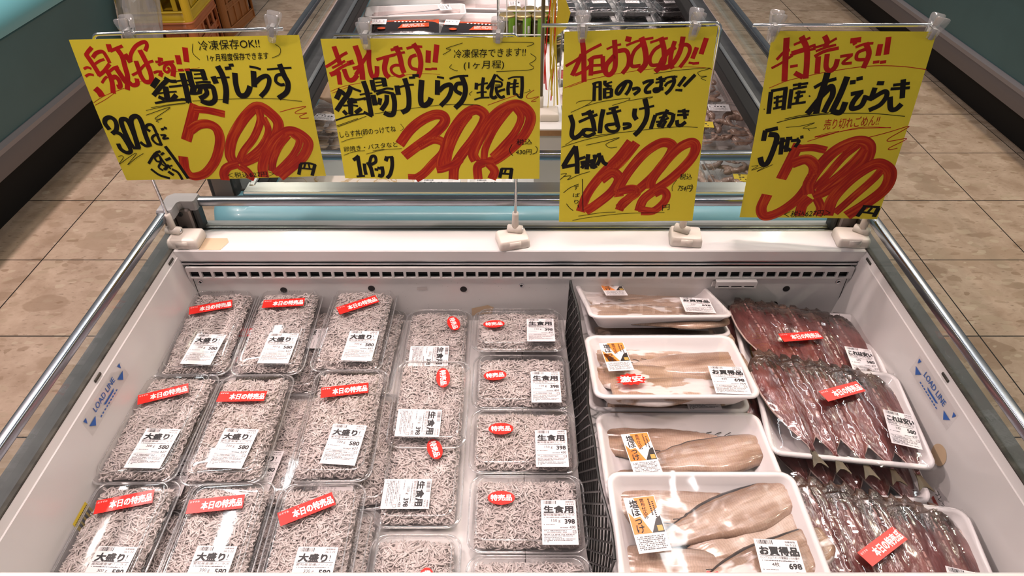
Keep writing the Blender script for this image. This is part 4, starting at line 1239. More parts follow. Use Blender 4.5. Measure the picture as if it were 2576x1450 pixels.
wall_sticker('load_line_sticker', ['blue', 'filmflat'], load_line, 1, .663, .762, 'worn clear sticker with blue LOAD LINE print and arrows')
def round_mark(m):
    m.add([(.0155 * math.cos(2 * math.pi * i / 24), .0155 * math.sin(2 * math.pi * i / 24), 0) for i in range(24)], [tuple(range(24))])
wall_sticker('round_sticker', ['tape'], round_mark, 1, .590, .711, 'blank beige round sticker')
def flyer(m):
    m.quad((-.03, -.014, 0), (.03, -.014, 0), (.03, .014, 0), (-.03, .014, 0), 0)
    put_text(m, 'フレッシュ', -.027, .001, .010, 1, w=.04); m.quad((-.027, -.010, .0003), (.0, -.010, .0003), (.0, -.004, .0003), (-.027, -.004, .0003), 2)
    m.quad((.006, -.013, .0003), (.028, -.013, .0003), (.028, .004, .0003), (.006, .004, .0003), 3)
wall_sticker('food_sticker', ['paper', 'print', 'tuna', 'jargreen'], flyer, 1, .528, .668, 'small printed food sticker')
def ytag(m):
    m.quad((-.017, -.0165, 0), (.017, -.0165, 0), (.017, .0165, 0), (-.017, .0165, 0), 0)
    for k in range(4): m.quad((-.012 + k * .007, -.006, .0003), (-.008 + k * .007, -.006, .0003), (-.008 + k * .007, .006, .0003), (-.012 + k * .007, .006, .0003), 1)
    for k in range(12): m.quad((-.015 + k * .0026, .010, .0003), (-.0135 + k * .0026, .010, .0003), (-.0135 + k * .0026, .012, .0003), (-.015 + k * .0026, .012, .0003), 1)
wall_sticker('yellow_sticker', ['stickyellow', 'print'], ytag, -1, .505, .684, 'yellow square sticker with black print')
m = MB(); m.add([(-.545, .955, .8004), (-.507, .955, .8004), (-.500, .978, .8004), (-.506, .990, .8004), (-.545, .990, .8004)], [(0, 1, 2, 3, 4)])
cobj('ledge_tape', m, 'tape')

# ================================================================== far display case
case2 = thing('display_case', 'teal display case behind the first one, filled with mixed seafood packs', 'display case', (.03, 1.2, 0))
def dobj(name, mb, mt, smooth=False): return obj(name, mb, mt, case2, smooth, loc=(-.03, -1.2, 0))
W2, D2, CX2, CY2 = 1.253, 2.5, .0295, 1.083 + 1.25
def ring2(inset, z, r=.075): return rrect(W2 - 2 * inset, D2 - 2 * inset, max(.01, r - inset * .6), z, 8, CX2, CY2)
m = MB()
m.loft([ring2(.05, .12), ring2(.04, .60), ring2(.022, .645), ring2(.006, .668), ring2(0, .695), ring2(0, .745), ring2(.004, .765), ring2(.014, .779), ring2(.03, .786), ring2(.075, .788)], 0, True, False)
dobj('bumper_body', m, 'teal', True)
m = MB(); m.loft([ring2(.08, 0), ring2(.08, .12)]); dobj('plinth', m, 'black')
# rim around the opening
m = MB()
xl, xr, yf, yb = -.585, .640, 1.152, 3.5
m.bbox(xl, xr, 1.135, 1.152, .78, .7885, .001, 1)                      # dark seam
m.bbox(-.527, .585, 1.1445, 1.186, .78, .799, .002, 0)                 # front trim
dobj('front_trim', m, ['alu', 'dark'])
for a, b, c, d in ((-.584, -.522, -.510, -.489), (.640, .598, .587, .556)):
    m = MB()
    m.bbox(min(a, b), max(a, b), 1.17, yb, .775, .791, .002, 0)
    m.bbox(min(b, c), max(b, c), 1.17, yb, .775, .801, .002, 1)
    m.bbox(min(c, d), max(c, d), 1.18, yb, .77, .797, .002, 2)
    dobj('side_trim', m, ['gasket', 'alu', 'black'])
m = MB(); m.box(-.59, .645, 1.19, 3.5, .60, .64); m.box(.02, .645, 1.19, 1.40, .64, .645, 1)
dobj('deck', m, ['inner', 'greymetal'])
m = MB(); m.box(-.60, -.575, 1.18, 3.5, .60, .775); m.box(.632, .655, 1.18, 3.5, .60, .775); m.box(-.59, .645, 1.165, 1.19, .60, .78)
for x in (.30, .40, .50): pass
dobj('liner', m, 'pinkmetal')
m = MB()
for k in range(3): m.loft([[(.6315 - d, 1.75 + .5 * k + .008 * math.cos(t), .735 + .008 * math.sin(t)) for t in (2 * math.pi * i / 14 for i in range(14))] for d in (0, .0008)])
dobj('liner_hole', m, 'dark')
# spine shelf down the middle
m = MB(); m.box(.052, .116, 1.416, 3.4, .64, .790, 1); m.bbox(.050, .118, 1.413, 3.4, .790, .800, .001, 0); m.bbox(.049, .119, 1.4125, 1.417, .783, .797, .001, 2)
dobj('spine_shelf', m, ['white', 'inner', 'wood'])
m = MB(); m.bbox(-.535, -.02, 1.20, 1.40, .676, .688, .001); dobj('veined_board', m, 'marble')
m = MB(); m.box(-.535, -.02, 1.20, 1.40, .64, .676); dobj('board_riser', m, 'inner')
for bx in ((-.602, -.598, 1.2, 3.5), (.664, .668, 1.2, 3.5), (-.598, .664, 1.198, 1.202)):
    m = MB(); m.box(*bx, .785, .846); dobj('glass_pane', m, 'glass')
for p0, p1 in (((-.600, 1.17, .850), (-.600, 3.5, .850)), ((.666, 1.17, .850), (.666, 3.5, .850)), ((-.57, 1.2, .850), (.64, 1.2, .850))):
    m = MB(); rail(m, p0, p1, .0085, .0085); dobj('handrail', m, 'rail', True)
for x0, x1 in ((-.594, -.540), (.606, .660)):
    m = MB(); m.bbox(x0, x1, 1.153, 1.182, .780, .858, .004, 0); m.bbox(x0 + .010, x1 - .008, 1.150, 1.154, .784, .85, .001, 1)
    dobj('corner_bracket', m, ['gasket', 'bracket'])
# ================================================================== labels
def small_print(m, x0, x1, y, h, mi, seed, gap=.35, z=.0003):
    """rows of print too small to read"""
    rng = random.Random(seed); x = x0
    while x < x1 - h * .6:
        w = h * rng.uniform(.45, 1.1)
        if x + w > x1: break
        if rng.random() > .14:
            m.quad((x, y, z), (x + w, y, z), (x + w, y + h * rng.uniform(.55, 1), z), (x, y + h * rng.uniform(.7, 1), z), mi)
        x += w + h * gap * rng.uniform(.6, 1.6)

def barcode(m, x0, x1, y0, y1, mi, seed=1):
    rng = random.Random(seed); x = x0
    while x < x1:
        w = rng.choice((.0003, .0005, .0009)); m.quad((x, y0, .0003), (x + w, y0, .0003), (x + w, y1, .0003), (x, y1, .0003), mi)
        x += w + rng.choice((.0004, .0006, .001))

def price_label(w, h, title, name, amount, price, tax, tw, bang='', short=False):
    """white price label, centred, y up"""
    m = MB()
    m.box(-w / 2, w / 2, -h / 2, h / 2, -.0002, 0.0001, 0)
    L_, T_ = -w / 2, h / 2
    barcode(m, L_ + .003, L_ + .020, T_ - .0065, T_ - .0012, 1)
    put_text(m, '消費期限', L_ + w * .70, T_ - .0040, .0026, 2, w=w * .24)
    put_text(m, '26.5.22', L_ + w * .70, T_ - .0078, .0034, 1, w=w * .25)
    put_text(m, title, L_ + w * .07, T_ - .0188, .0112, 1, bold=.085, w=tw)
    if bang: put_text(m, bang, L_ + w * .84, T_ - .0180, .0105, 1)
    m.quad((L_ + .002, T_ - .0208, .0003), (L_ + w - .002, T_ - .0208, .0003), (L_ + w - .002, T_ - .0203, .0003), (L_ + .002, T_ - .0203, .0003), 2)
    put_text(m, name, L_ + .003, T_ - .0245, .0036, 2, w=w - .006)
    small_print(m, L_ + .004, L_ + w * .9, T_ - .0274, .0013, 2, 3)
    put_text(m, amount, L_ + w * .28, T_ - .0335, .0056, 1, w=w * .25 if len(amount) > 3 else w * .17)
    put_text(m, price, L_ + w * .65, T_ - .0362, .0092, 1, bold=.055, w=w * .29)
    put_text(m, tax, L_ + w * .78, T_ - .0435, .0056, 1, bold=.015, w=w * .16)
    small_print(m, L_ + .003, L_ + w * .40, T_ - .0385, .0012, 2, 5)
    small_print(m, L_ + w * .52, L_ + w * .74, T_ - .0428, .0013, 2, 6)
    if not short:
        for y in (.0450, .0505):
            m.quad((L_ + .002, T_ - y, .0003), (L_ + w * .84, T_ - y, .0003), (L_ + w * .84, T_ - y + .0003, .0003), (L_ + .002, T_ - y + .0003, .0003), 2)
        small_print(m, L_ + .003, L_ + w * .70, T_ - .0474, .0013, 2, 8); small_print(m, L_ + w * .15, L_ + w * .75, T_ - .0495, .0013, 2, 9)
        x, y = L_ + w * .86, T_ - .0505
        for a, b, c, d in ((0, .0045, 0, .0005), (0, .0045, .004, .0045), (0, .0005, 0, .0045), (.004, .0045, 0, .0045)): m.quad((x + a, y + c, .0003), (x + b, y + c, .0003), (x + b, y + d, .0003), (x + a, y + d, .0003), 1)
        put_text(m, 'プラ', x + .0008, y + .0013, .002, 1, w=.003)
        for k, e in enumerate((.95, .93, .6, .96, .92, .25)):
            yy = T_ - .0530 - k * .0021
            if yy < -h / 2 + .002: break
            small_print(m, L_ + .003, L_ + w * e - .002, yy, .0013, 2, 20 + k)
    return m.mesh('price_label', ['paper', 'print', 'printgrey'])

LAB_BIG = price_label(.050, .070, '大盛り', '愛知産釜揚げシラス', '300 g', '580', '627', .036, '!')
LAB_SMALL = price_label(.048, .067, '生食用', '愛知産釜揚げシラス', '150 g', '398', '430', .041)
LAB_HOKKE = price_label(.050, .066, 'お買得品', 'ロシア又はアメリカ産縞ほっけの開き', '4枚', '698', '754', .045)
LAB_AJI = price_label(.042, .062, 'これは安い', '国内産 アジの開き', '5枚', '580', '627', .038)

def promo_strip():
    m = MB(); w, h = .072, .021
    m.box(-w / 2, w / 2, -h / 2, h / 2, -.0002, .0001, 0)
    put_text(m, '本日の特売品', -w / 2 + .0175, -h / 2 + .0050, .0128, 1, bold=.055, w=.0530)
    put_text(m, 'おすすめ', -w / 2 + .002, h / 2 - .0052, .0035, 1, w=.012)
    return m.mesh('promo_sticker', ['stickred', 'stickwhite'])
def oval_sticker():
    m = MB(); n = 36
    for a, b, z, mi in ((.0190, .0110, 0, 0), ):
        m.loft([[(a * math.cos(2 * math.pi * i / n), b * math.sin(2 * math.pi * i / n), zz) for i in range(n)] for zz in (-.0002, .0001)], mi)
    put_text(m, '特売品', -.0150, -.0038, .0104, 1, bold=.06, w=.030)
    return m.mesh('promo_sticker', ['stickred', 'stickwhite'])
def burst_sticker():
    m = MB(); n = 26
    rng = random.Random(4)
    ring = []
    for i in range(n):
        k = 1.0 if i % 2 else .80
        k *= rng.uniform(.94, 1.04)
        ring.append((.024 * k * math.cos(2 * math.pi * i / n), .0145 * k * math.sin(2 * math.pi * i / n)))
    m.loft([[(x, y, z) for x, y in ring] for z in (-.0002, .0001)], 0)
    put_text(m, '激安', -.0170, -.0055, .0150, 1, bold=.06, w=.034, slant=.12)
    return m.mesh('promo_sticker', ['stickred', 'stickwhite'])
def product_label():
    """upright label: white with orange slants, black corner, gold seal"""
    m = MB(); w, h = .039, .074; L_, T_ = -w / 2, h / 2; z1, z2 = .0002, .0004
    m.box(-w / 2, w / 2, -h / 2, h / 2, -.0002, .0001, 0)
    m.quad((L_ + .012, T_ - .001, z1), (w / 2 - .001, T_ - .001, z1), (w / 2 - .001, T_ - .017, z1), (L_ + .019, T_ - .030, z1), 1)
    m.quad((L_ + .001, T_ - .020, z1), (L_ + .019, T_ - .050, z1), (L_ + .001, T_ - .050, z1), (L_ + .001, T_ - .030, z1), 1)
    m.quad((L_ + .001, T_ - .030, z1), (L_ + .014, T_ - .027, z1), (L_ + .023, T_ - .050, z1), (L_ + .006, T_ - .050, z1), 1)
    m.quad((L_ + .023, T_ - .050, z1), (w / 2 - .001, T_ - .050, z1), (w / 2 - .001, T_ - .028, z1), (L_ + .032, T_ - .032, z1), 2)
    m.quad((w / 2 - .0085, T_ - .0485, z2), (w / 2 - .002, T_ - .0485, z2), (w / 2 - .002, T_ - .041, z2), (w / 2 - .0085, T_ - .041, z2), 3)
    put_vertical(m, '塩ほっけ', L_ + .0105, T_ - .0145, .0125, 4, .0112, z2 + .0001, .02, .95)
    put_vertical(m, '昆布仕込み', L_ + .0215, T_ - .0080, .0058, 4, .0057, z2 + .0001, .008)
    for k in range(2):
        for i in range(9):
            x, y = L_ + .029 + k * .004, T_ - .004 - i * .0026 - k * .004
            m.quad((x, y - .0016, z2), (x + .0019, y - .0016, z2), (x + .0019, y, z2), (x, y, z2), 4)
    for k in range(8): small_print(m, L_ + .003, w / 2 - .003, T_ - .0545 - k * .0023, .0014, 5, 40 + k)
    return m.mesh('product_label', ['paper', 'orange', 'labelblack', 'gold', 'print', 'printgrey'])
PROMO, OVAL, BURST, PRODUCT = promo_strip(), oval_sticker(), burst_sticker(), product_label()

# ================================================================== whitebait packs
def whitebait(seed, w, d, h, r=.018, L0=.0160, rad=.00112, count=1500):
    """a loose heap of small boiled fish (countless), one mesh"""
    rng = np.random.default_rng(seed)
    V, F = [], []
    ph = rng.uniform(0, 6.28, 6)
    def top(x, y):
        ex = np.minimum(1, (w / 2 - np.abs(x)) / .014); ey = np.minimum(1, (d / 2 - np.abs(y)) / .014)
        e = np.clip(np.minimum(ex, ey), 0, 1)
        e = np.sqrt(e)
        und = .0022 * np.sin(x * 62 + ph[0]) * np.cos(y * 48 + ph[1]) + .0014 * np.sin(x * 120 + y * 95 + ph[2])
        return .004 + (h - .004) * (.30 + .70 * e) + und * e
    # body of the heap
    nx, ny = 15, 23
    gx = np.linspace(-w / 2 + .003, w / 2 - .003, nx); gy = np.linspace(-d / 2 + .003, d / 2 - .003, ny)
    base = 0
    for j in range(ny):
        for i in range(nx):
            V.append((gx[i], gy[j], max(.003, float(top(gx[i], gy[j])) - .0038)))
    for j in range(ny - 1):
        for i in range(nx - 1):
            a = j * nx + i; F.append((a, a + 1, a + nx + 1, a + nx))
    K, S = 7, 5
    prof = np.array([.6, 1.05, 1.0, .9, .72, .48, .2])
    for q in range(count):
        x = rng.uniform(-w / 2 + .002, w / 2 - .002); y = rng.uniform(-d / 2 + .002, d / 2 - .002)
        lay = rng.random()
        z = float(top(x, y)) - .0035 * lay ** .7
        a = rng.uniform(0, 2 * np.pi); tilt = rng.normal(0, .22)
        Lh = L0 * rng.uniform(.75, 1.35); curl = rng.normal(0, 2.1); rr = rad * rng.uniform(.8, 1.2)
        wig = rng.normal(0, .5)
        ang = a; px, py, pz = x, y, z
        pts = []
        st = Lh / (K - 1)
        for k in range(K):
            pts.append((px, py, pz, ang))
            ang += curl / K + wig * math.sin(k * 2.1) * .35
            px += st * math.cos(ang); py += st * math.sin(ang); pz += st * math.sin(tilt) * (1 if k < 3 else -.6)
        cxm = sum(p[0] for p in pts) / K - x; cym = sum(p[1] for p in pts) / K - y
        o = len(V)
        for k, (ax, ay, az, an) in enumerate(pts):
            ax -= cxm; ay -= cym
            ax = min(max(ax, -w / 2), w / 2); ay = min(max(ay, -d / 2), d / 2)
            r_ = rr * prof[k]
            sx_, sy_ = -math.sin(an), math.cos(an)
            for t in range(S):
                c, s_ = math.cos(2 * math.pi * t / S), math.sin(2 * math.pi * t / S)
                V.append((ax + sx_ * c * r_, ay + sy_ * c * r_, max(.002, az + s_ * r_)))
        for k in range(K - 1):
            for t in range(S):
                u = (t + 1) % S
                F.append((o + k * S + t, o + k * S + u, o + (k + 1) * S + u, o + (k + 1) * S + t))
        F.append(tuple(o + t for t in range(S - 1, -1, -1))); F.append(tuple(o + (K - 1) * S + t for t in range(S)))
    me = bpy.data.meshes.new('whitebait')
    me.from_pydata(V, [], F)
    me.materials.append(M['shirasu'])
    me.polygons.foreach_set('use_smooth', [True] * len(F))
    return me

def ridged(ring, amp, step, sides=None):
    """push alternate points of a dense ring outward to form moulded ridges"""
    out = []
    n = len(ring)
    cx = sum(p[0] for p in ring) / n; cy = sum(p[1] for p in ring) / n
    for i, p in enumerate(ring):
        a, b = ring[i - 1], ring[(i + 1) % n]
        t = Vector((b[0] - a[0], b[1] - a[1], 0)).normalized()
        nr = Vector((t.y, -t.x, 0))
        k = amp * (1 if (i // step) % 2 else -1)
        out.append((p[0] + nr.x * k, p[1] + nr.y * k, p[2]))
    return out

def pack_meshes(w, d, seed, tag_):
    fz, tz = .0215, .0350
    tr = MB()
    st = .0030
    r0 = dense(rrect(w - .030, d - .030, .014, .0006, 5), st)
    n = len(r0)
    def ringn(ww, dd, rr, z, rid=0.0):
        # resample to n points by arc length so that the rings match
        b = dense(rrect(ww, dd, rr, z, 5), .0012)
        acc = [0.0]
        for i in range(len(b)): acc.append(acc[-1] + (Vector(b[(i + 1) % len(b)]) - Vector(b[i])).length)
        out = []
        for k in range(n):
            s = acc[-1] * k / n; i = max(j for j in range(len(b)) if acc[j] <= s) if 0 else np.searchsorted(acc, s, 'right') - 1
            i = min(int(i), len(b) - 1)
            t = (s - acc[i]) / max(1e-9, acc[i + 1] - acc[i])
            out.append(tuple(Vector(b[i]).lerp(Vector(b[(i + 1) % len(b)]), t)))
        return ridged(out, rid, 1) if rid else out
    tr.loft([ringn(w - .036, d - .036, .012, .0016), ringn(w - .030, d - .030, .014, .0004), ringn(w - .026, d - .026, .015, .003, .0006),
             ringn(w - .012, d - .012, .018, fz - .003, .0008), ringn(w - .009, d - .009, .018, fz), ringn(w - .001, d - .001, .0195, fz + .0003), ringn(w, d, .020, fz - .0012)], 0, True, False)
    ld = MB()
    ld.loft([ringn(w + .0006, d + .0006, .020, fz - .0005), ringn(w, d, .0205, fz + .0012), ringn(w - .010, d - .010, .018, fz + .0016), ringn(w - .0125, d - .0125, .017, fz + .004, .0004),
             ringn(w - .0165, d - .0165, .016, tz - .0035, .0004), ringn(w - .020, d - .020, .0155, tz - .0012), ringn(w - .027, d - .027, .014, tz), ringn(w - .036, d - .036, .012, tz - .0006)], 0, False, True)
    for (ww, dd, zz, rr_, r_) in ((w - .001, d - .001, fz + .0003, .020, .0012), (w - .0225, d - .0225, tz - .0006, .015, .0006)):
        ld.loft([ringn(ww + 2 * r_ * math.cos(a), dd + 2 * r_ * math.cos(a), rr_, zz + r_ * math.sin(a)) for a in (2 * math.pi * k / 7 for k in range(8))], 1, False, False)
    # little stacking ribs along the back edge of the lid
    for k in range(9):
        x = -w * .16 + k * w * .04
        ld.tube([(x, d / 2 - .0135, tz - .0045), (x, d / 2 - .0165, tz + .0004), (x, d / 2 - .021, tz + .0006)], .0009, 6)
    me_t = tr.mesh('tray', 'traycl', 'all'); me_l = ld.mesh('lid', ['lid', 'rimcl'], 'all')
    me_l.set_sharp_from_angle(angle=R(60))
    return me_t, me_l, tz

BT, BL, BZ = pack_meshes(.118, .212, 1, 'big')
ST, SL, SZ = pack_meshes(.163, .121, 2, 'small')
HB = [whitebait(11 + k, .100, .193, .0285, count=2250) for k in range(3)]
HS = [whitebait(31 + k, .145, .103, .0275, count=1750, L0=.0165, rad=.00118) for k in range(3)]

def pack(big, label, x, y, z, rz, rx=0, lab=None, st=None, k=0, group=None, ry=0):
    t = thing('whitebait_pack', label, 'packed fish', (x, y, z), (R(rx), R(ry), R(rz)), group)
    a, b, c = (BT, BL, HB) if big else (ST, SL, HS)
    link('tray', a, t)
    h = link('whitebait', c[k % 3], t, rot=(0, 0, math.pi if k % 2 else 0)); h['kind'] = 'stuff'
    link('lid', b, t)
    tz = (BZ if big else SZ) + .0008
    if lab: link('price_label', LAB_BIG if big else LAB_SMALL, t, (lab[0], lab[1], tz), (0, 0, R(lab[2])))
    if st: link('promo_sticker', PROMO if big else OVAL, t, (st[0], st[1], tz + .0005), (0, 0, R(st[2])))
    return t
ZU, ZL = .6760, .6378
G1, G2 = 'large whitebait packs', 'small whitebait packs'
big_upper = [
    ('large whitebait pack in the back row, touching the left wall', -.521, .858, ZU, 3, 0, (.010, -.058, -6), (-.008, .047, 13)),
    ('large whitebait pack in the back row, middle one, with a wide glare streak', -.401, .860, ZU, 2, 0, (.014, -.058, -3), (-.003, .056, 3)),
    ('large whitebait pack in the back row with steeply tilted red strip, nearest the small packs', -.270, .868, ZU, -1, 0, (.020, -.059, -1), (-.004, .043, 29)),
    ('large whitebait pack in the second row beside the blue load line sticker', -.524, .650, ZU + .0035, 1, -2.5, (.016, -.055, -3), (-.010, .050, 20)),
    ('large whitebait pack in the second row, middle one, with a level red strip', -.403, .649, ZU + .0035, 2, -2.5, (.007, -.054, -5), (-.008, .046, -1)),
    ('large whitebait pack in the second row beside the column of sideways labels', -.256, .660, ZU, .5, 0, (.015, -.052, -5), (-.002, .050, 8)),
    ('large whitebait pack in the front row beside the yellow sticker on the left wall', -.513, .452, ZU - .003, 0, 0, (.017, -.035, -2), (-.002, .064, 14)),
    ('large whitebait pack in the front row, middle one, label date cut by the ledge', -.381, .450, ZU - .002, 1, 0, (.010, -.033, -2), (-.010, .062, 6)),
    ('large whitebait pack in the front row with tilted red strip and streaked back edge', -.256, .445, ZU + .001, 1, 0, (.013, -.031, -2), (-.012, .058, 25)),
]
for i, (lb, x, y, z, rz, rx, la, st) in enumerate(big_upper):
    pack(True, lb, x, y, z, rz, rx, la, st, i, G1)
big_lower = [
    ('large whitebait pack underneath the back row, against the left wall', -.500, .850, 0, (.02, -.05, 0), (.030, .03, 6)),
    ('large whitebait pack underneath the back row, its red strip showing between two lids', -.378, .852, 2, (.030, .012, 88), (-.075 + .012, -.012, 80)),
    ('large whitebait pack underneath the back row, rim showing beside the small packs', -.255, .850, -2, (-.03, -.01, 0), None),
    ('large whitebait pack underneath the second row, against the left wall', -.500, .632, 1, (.01, -.05, 0), None),
    ('large whitebait pack underneath the second row, showing beside the middle pack', -.352, .640, -4, (-.01, -.05, 0), None),
    ('large whitebait pack underneath the second row, rim showing beside the small packs', -.232, .640, 2, (-.02, -.05, 0), None),
    ('large whitebait pack underneath the front row, against the left wall', -.498, .43, 0, None, None),
    ('large whitebait pack underneath the front row, its red strip showing between two lids', -.372, .43, 1, None, (-.048, .002, 78)),
    ('large whitebait pack underneath the front row, rim showing beside the small packs', -.240, .43, -1, None, None),
]
for i, (lb, x, y, rz, la, st) in enumerate(big_lower):
    pack(True, lb, x, y, ZL, rz, 0, la, st, i + 1, G1)
def turned(p): return (-p[1], p[0])          # pack turned a quarter right: tray-space from case-space offsets
def col_a(label, x, y, z, rz, rx, lab, st, k):
    la = turned(lab) if lab else None; sa = turned(st) if st else None
    # tilt about the case's x axis is the turned pack's own y axis
    pack(False, label, x, y, z, -90 + rz, 0, (*la, lab[2]) if lab else None, (*sa, st[2]) if st else None, k, G2, ry=-rx)
col_a('small whitebait pack with sideways label against the back wall', -.134, .872, ZL, 0, 0, (-.008, -.050, 1), (.029, .032, 18), 0)
col_a('small whitebait pack with sideways label, lying across the one in front of it', -.129, .716, ZL + .020, -1, -7, (-.012, -.046, 0), (.018, .038, 8), 1)
col_a('small whitebait pack with sideways label, its red oval half hidden by the next pack', -.131, .588, ZL, 0, 0, (-.017, -.036, 0), (.016, .040, 20), 2)
col_a('small whitebait pack with only an upright red oval showing, at the front ledge', -.128, .416, ZL, 0, 0, (-.012, -.048, 0), (.020, .008, 4), 0)
b_rows = [
    ('small whitebait pack at the back of the column beside the black net', .012, .884, .013, -7, (.038, -.017, 0), (-.044, 0, 6)),
    ('small whitebait pack second from the back in the column beside the black net', .016, .776, 0, 0, (.039, -.024, 0), (-.044, .001, 6)),
    ('small whitebait pack third from the back in the column beside the black net', .017, .655, 0, 0, (.042, -.025, 0), (-.034, .011, 1)),
    ('small whitebait pack fourth from the back, the largest whole one beside the black net', .021, .531, 0, 0, (.043, -.023, 0), (-.036, .014, 0)),
    ('small whitebait pack cut off by the front ledge, beside the black net', .022, .407, 0, 0, (.043, -.023, 0), (-.036, -.02, 0)),
]
for i, (lb, x, y, dz, rx, la, st) in enumerate(b_rows):
    pack(False, lb, x, y, ZL + dz, 0, rx, la, st, i, G2)

# ================================================================== black net divider
def net_divider():
    m = MB()
    y0, y1, z0, z1 = .40, .905, .640, .772
    def P(y, s):
        wob = .004 * math.sin(y * 19) + .002 * math.sin(y * 47)
        return (.1005 + .003 * (1 - (y - y0) / (y1 - y0)) + (.0045 + .006 * (1 - (y - y0) / (y1 - y0))) * s + wob * (.3 + s * .5), y, z0 + (z1 - z0) * s)
    pitch, lean = .0175, .085
    y = y0 - lean
    while y < y1 + lean:
        for sg in (1, -1):
            pts = []
            for k in range(15):
                s = k / 14; yy = y + (lean * s if sg > 0 else lean * (1 - s))
                if y0 <= yy <= y1:
                    p = P(yy, s); pts.append((p[0] + .0006 * sg, p[1], p[2]))
            if len(pts) > 1: m.tube(pts, .0014, 5)
        y += pitch
    for s in (0, 1): m.tube([P(y0 + (y1 - y0) * k / 24, s) for k in range(25)], .0018, 6)
    for yy in (y0, y1): m.tube([P(yy, k / 6) for k in range(7)], .0020, 6)
    return m
o = obj('net_divider', net_divider(), 'net')
tag(o, 'black plastic net fence standing between the whitebait packs and white fish trays', 'divider')

# ================================================================== foam trays with fillets
def foam_tray(w, d, h, r=.018, rim=.008):
    m = MB()
    q = lambda i, z, rr: rrect(w - 2 * i, d - 2 * i, rr, z, 7)
    m.loft([q(.024, 0, .012), q(.020, .0015, .014), q(.007, h - .008, r - .002), q(0, h - .003, r), q(.0005, h, r), q(.003, h + .0012, r), q(rim - .002, h + .0008, r - .005), q(rim, h - .001, r - .006),
            q(rim + .004, h - .010, r - .008), q(.026, .0055, .010), q(.030, .0045, .009)], 0, True, True)
    return m.mesh('foam_tray', 'foam', 'all')

def fillet(L, W, T, seed):
    """one fish fillet lying along x, broad cut end at -x, dark skin along its +y edge; slot 0 flesh, 1 skin"""
    rng = random.Random(seed)
    nx, ny = 40, 20
    rings = []
    for i in range(nx + 1):
        t = i / nx
        x = -L / 2 + L * t
        # straight-ish back (+y), deep curved belly (-y)
        back = W * (.40 + .10 * math.sin(t * math.pi * .9)) * (1 - .72 * max(0, (t - .45) / .55) ** 1.6)
        bel = W * (.36 + .20 * math.sin(min(1, t * 1.7) * math.pi * .75)) * (1 - .90 * max(0, (t - .30) / .70) ** 1.25)
        cut = min(1, .72 + t * 5) if t < .06 else 1
        back *= cut; bel *= cut
        jag = .0012 * noise.noise(Vector((t * 16, seed, 2))) + (.0016 * noise.noise(Vector((t * 60, seed, 5))) if t > .6 else 0)
        th = T * (1 - .60 * t) * (.75 + .25 * min(1, t * 6))
        ring = []
        for j in range(ny + 1):
            s = j / ny
            y = -bel + (bel + back) * s + jag * s
            e = min(1, min(s, 1 - s) / .16)
            z = .0018 + th * (1 - (1 - e) ** 2.2)
            z += .0011 * noise.noise(Vector((x * 45, y * 70, seed))) + .0004 * noise.noise(Vector((x * 170, y * 60, seed)))
            z -= .0016 * math.exp(-((s - .56) / .035) ** 2) * (1 - t)          # groove of the backbone
            ring.append((x, y, max(.001, z)))
        for j in range(ny - 1, 0, -1):
            s = j / ny
            ring.append((x, -bel * .98 + (bel + back) * .98 * s, .0003))
        rings.append(ring)
    m = MB(); m.loft(rings, 0)
    n = len(rings[0])
    for k in range(nx):
        for j in range(n):
            if j >= ny - 1 or (j == ny - 2 and k / nx > .12): m.m[k * n + j] = 1
    # loose spines at the tail of the back edge
    for k in range(3):
        t = .74 + .07 * k; x = -L / 2 + L * t; y = W * .36 * (1 - .5 * (t - .45))
        m.tube([(x, y - .004, .004), (x + .007, y + .001, .005), (x + .013, y + .0025 + .001 * k, .0055)], .0006, 5, 1)
    return m

def film_sheet(w, d, zf, nx=26, ny=20, r=.018):
    m = MB()
    v = []
    for j in range(ny + 1):
        for i in range(nx + 1):
            x = -w / 2 + w * i / nx; y = -d / 2 + d * j / ny
            # pull corners in so that the sheet follows the rounded rim
            ax, ay = abs(x) - (w / 2 - r), abs(y) - (d / 2 - r)
            if ax > 0 and ay > 0:
                l = math.hypot(ax, ay)
                if l > r:
                    x = math.copysign(w / 2 - r + ax * r / l, x); y = math.copysign(d / 2 - r + ay * r / l, y)
            v.append((x, y, zf(x, y)))
    f = [(j * (nx + 1) + i, j * (nx + 1) + i + 1, (j + 1) * (nx + 1) + i + 1, (j + 1) * (nx + 1) + i) for j in range(ny) for i in range(nx)]
    m.add(v, f)
    return m

TW, TD, TH = .240, .160, .030
TRAY = foam_tray(TW, TD, TH)
FILLETS = [fillet(.200, .064, .0085, 2), fillet(.190, .066, .0090, 5), fillet(.195, .060, .0080, 9)]
FMESH = [f.mesh('fillet', [mt_, 'hokkeskin'], 'all') for mt_ in ('hokke', 'hokkewhite') for f in FILLETS]
for f in FILLETS:                       # the other side of each fish: skin along the opposite edge
    f.v = [(x, -y, z) for x, y, z in f.v]; f.f = [q[::-1] for q in f.f]
FMESH += [f.mesh('fillet', [mt_, 'hokkeskin'], 'all') for mt_ in ('hokkeflip', 'hokkewhiteflip') for f in FILLETS]
def zf_flat(x, y): return TH + .0016 - .0022 * max(0, math.cos(x / TW * math.pi)) * max(0, math.cos(y / TD * math.pi)) + .0005 * noise.noise(Vector((x * 40, y * 40, 1)))
FILMW = film_sheet(TW + .001, TD + .001, zf_flat).mesh('film', 'filmflat', 'all')

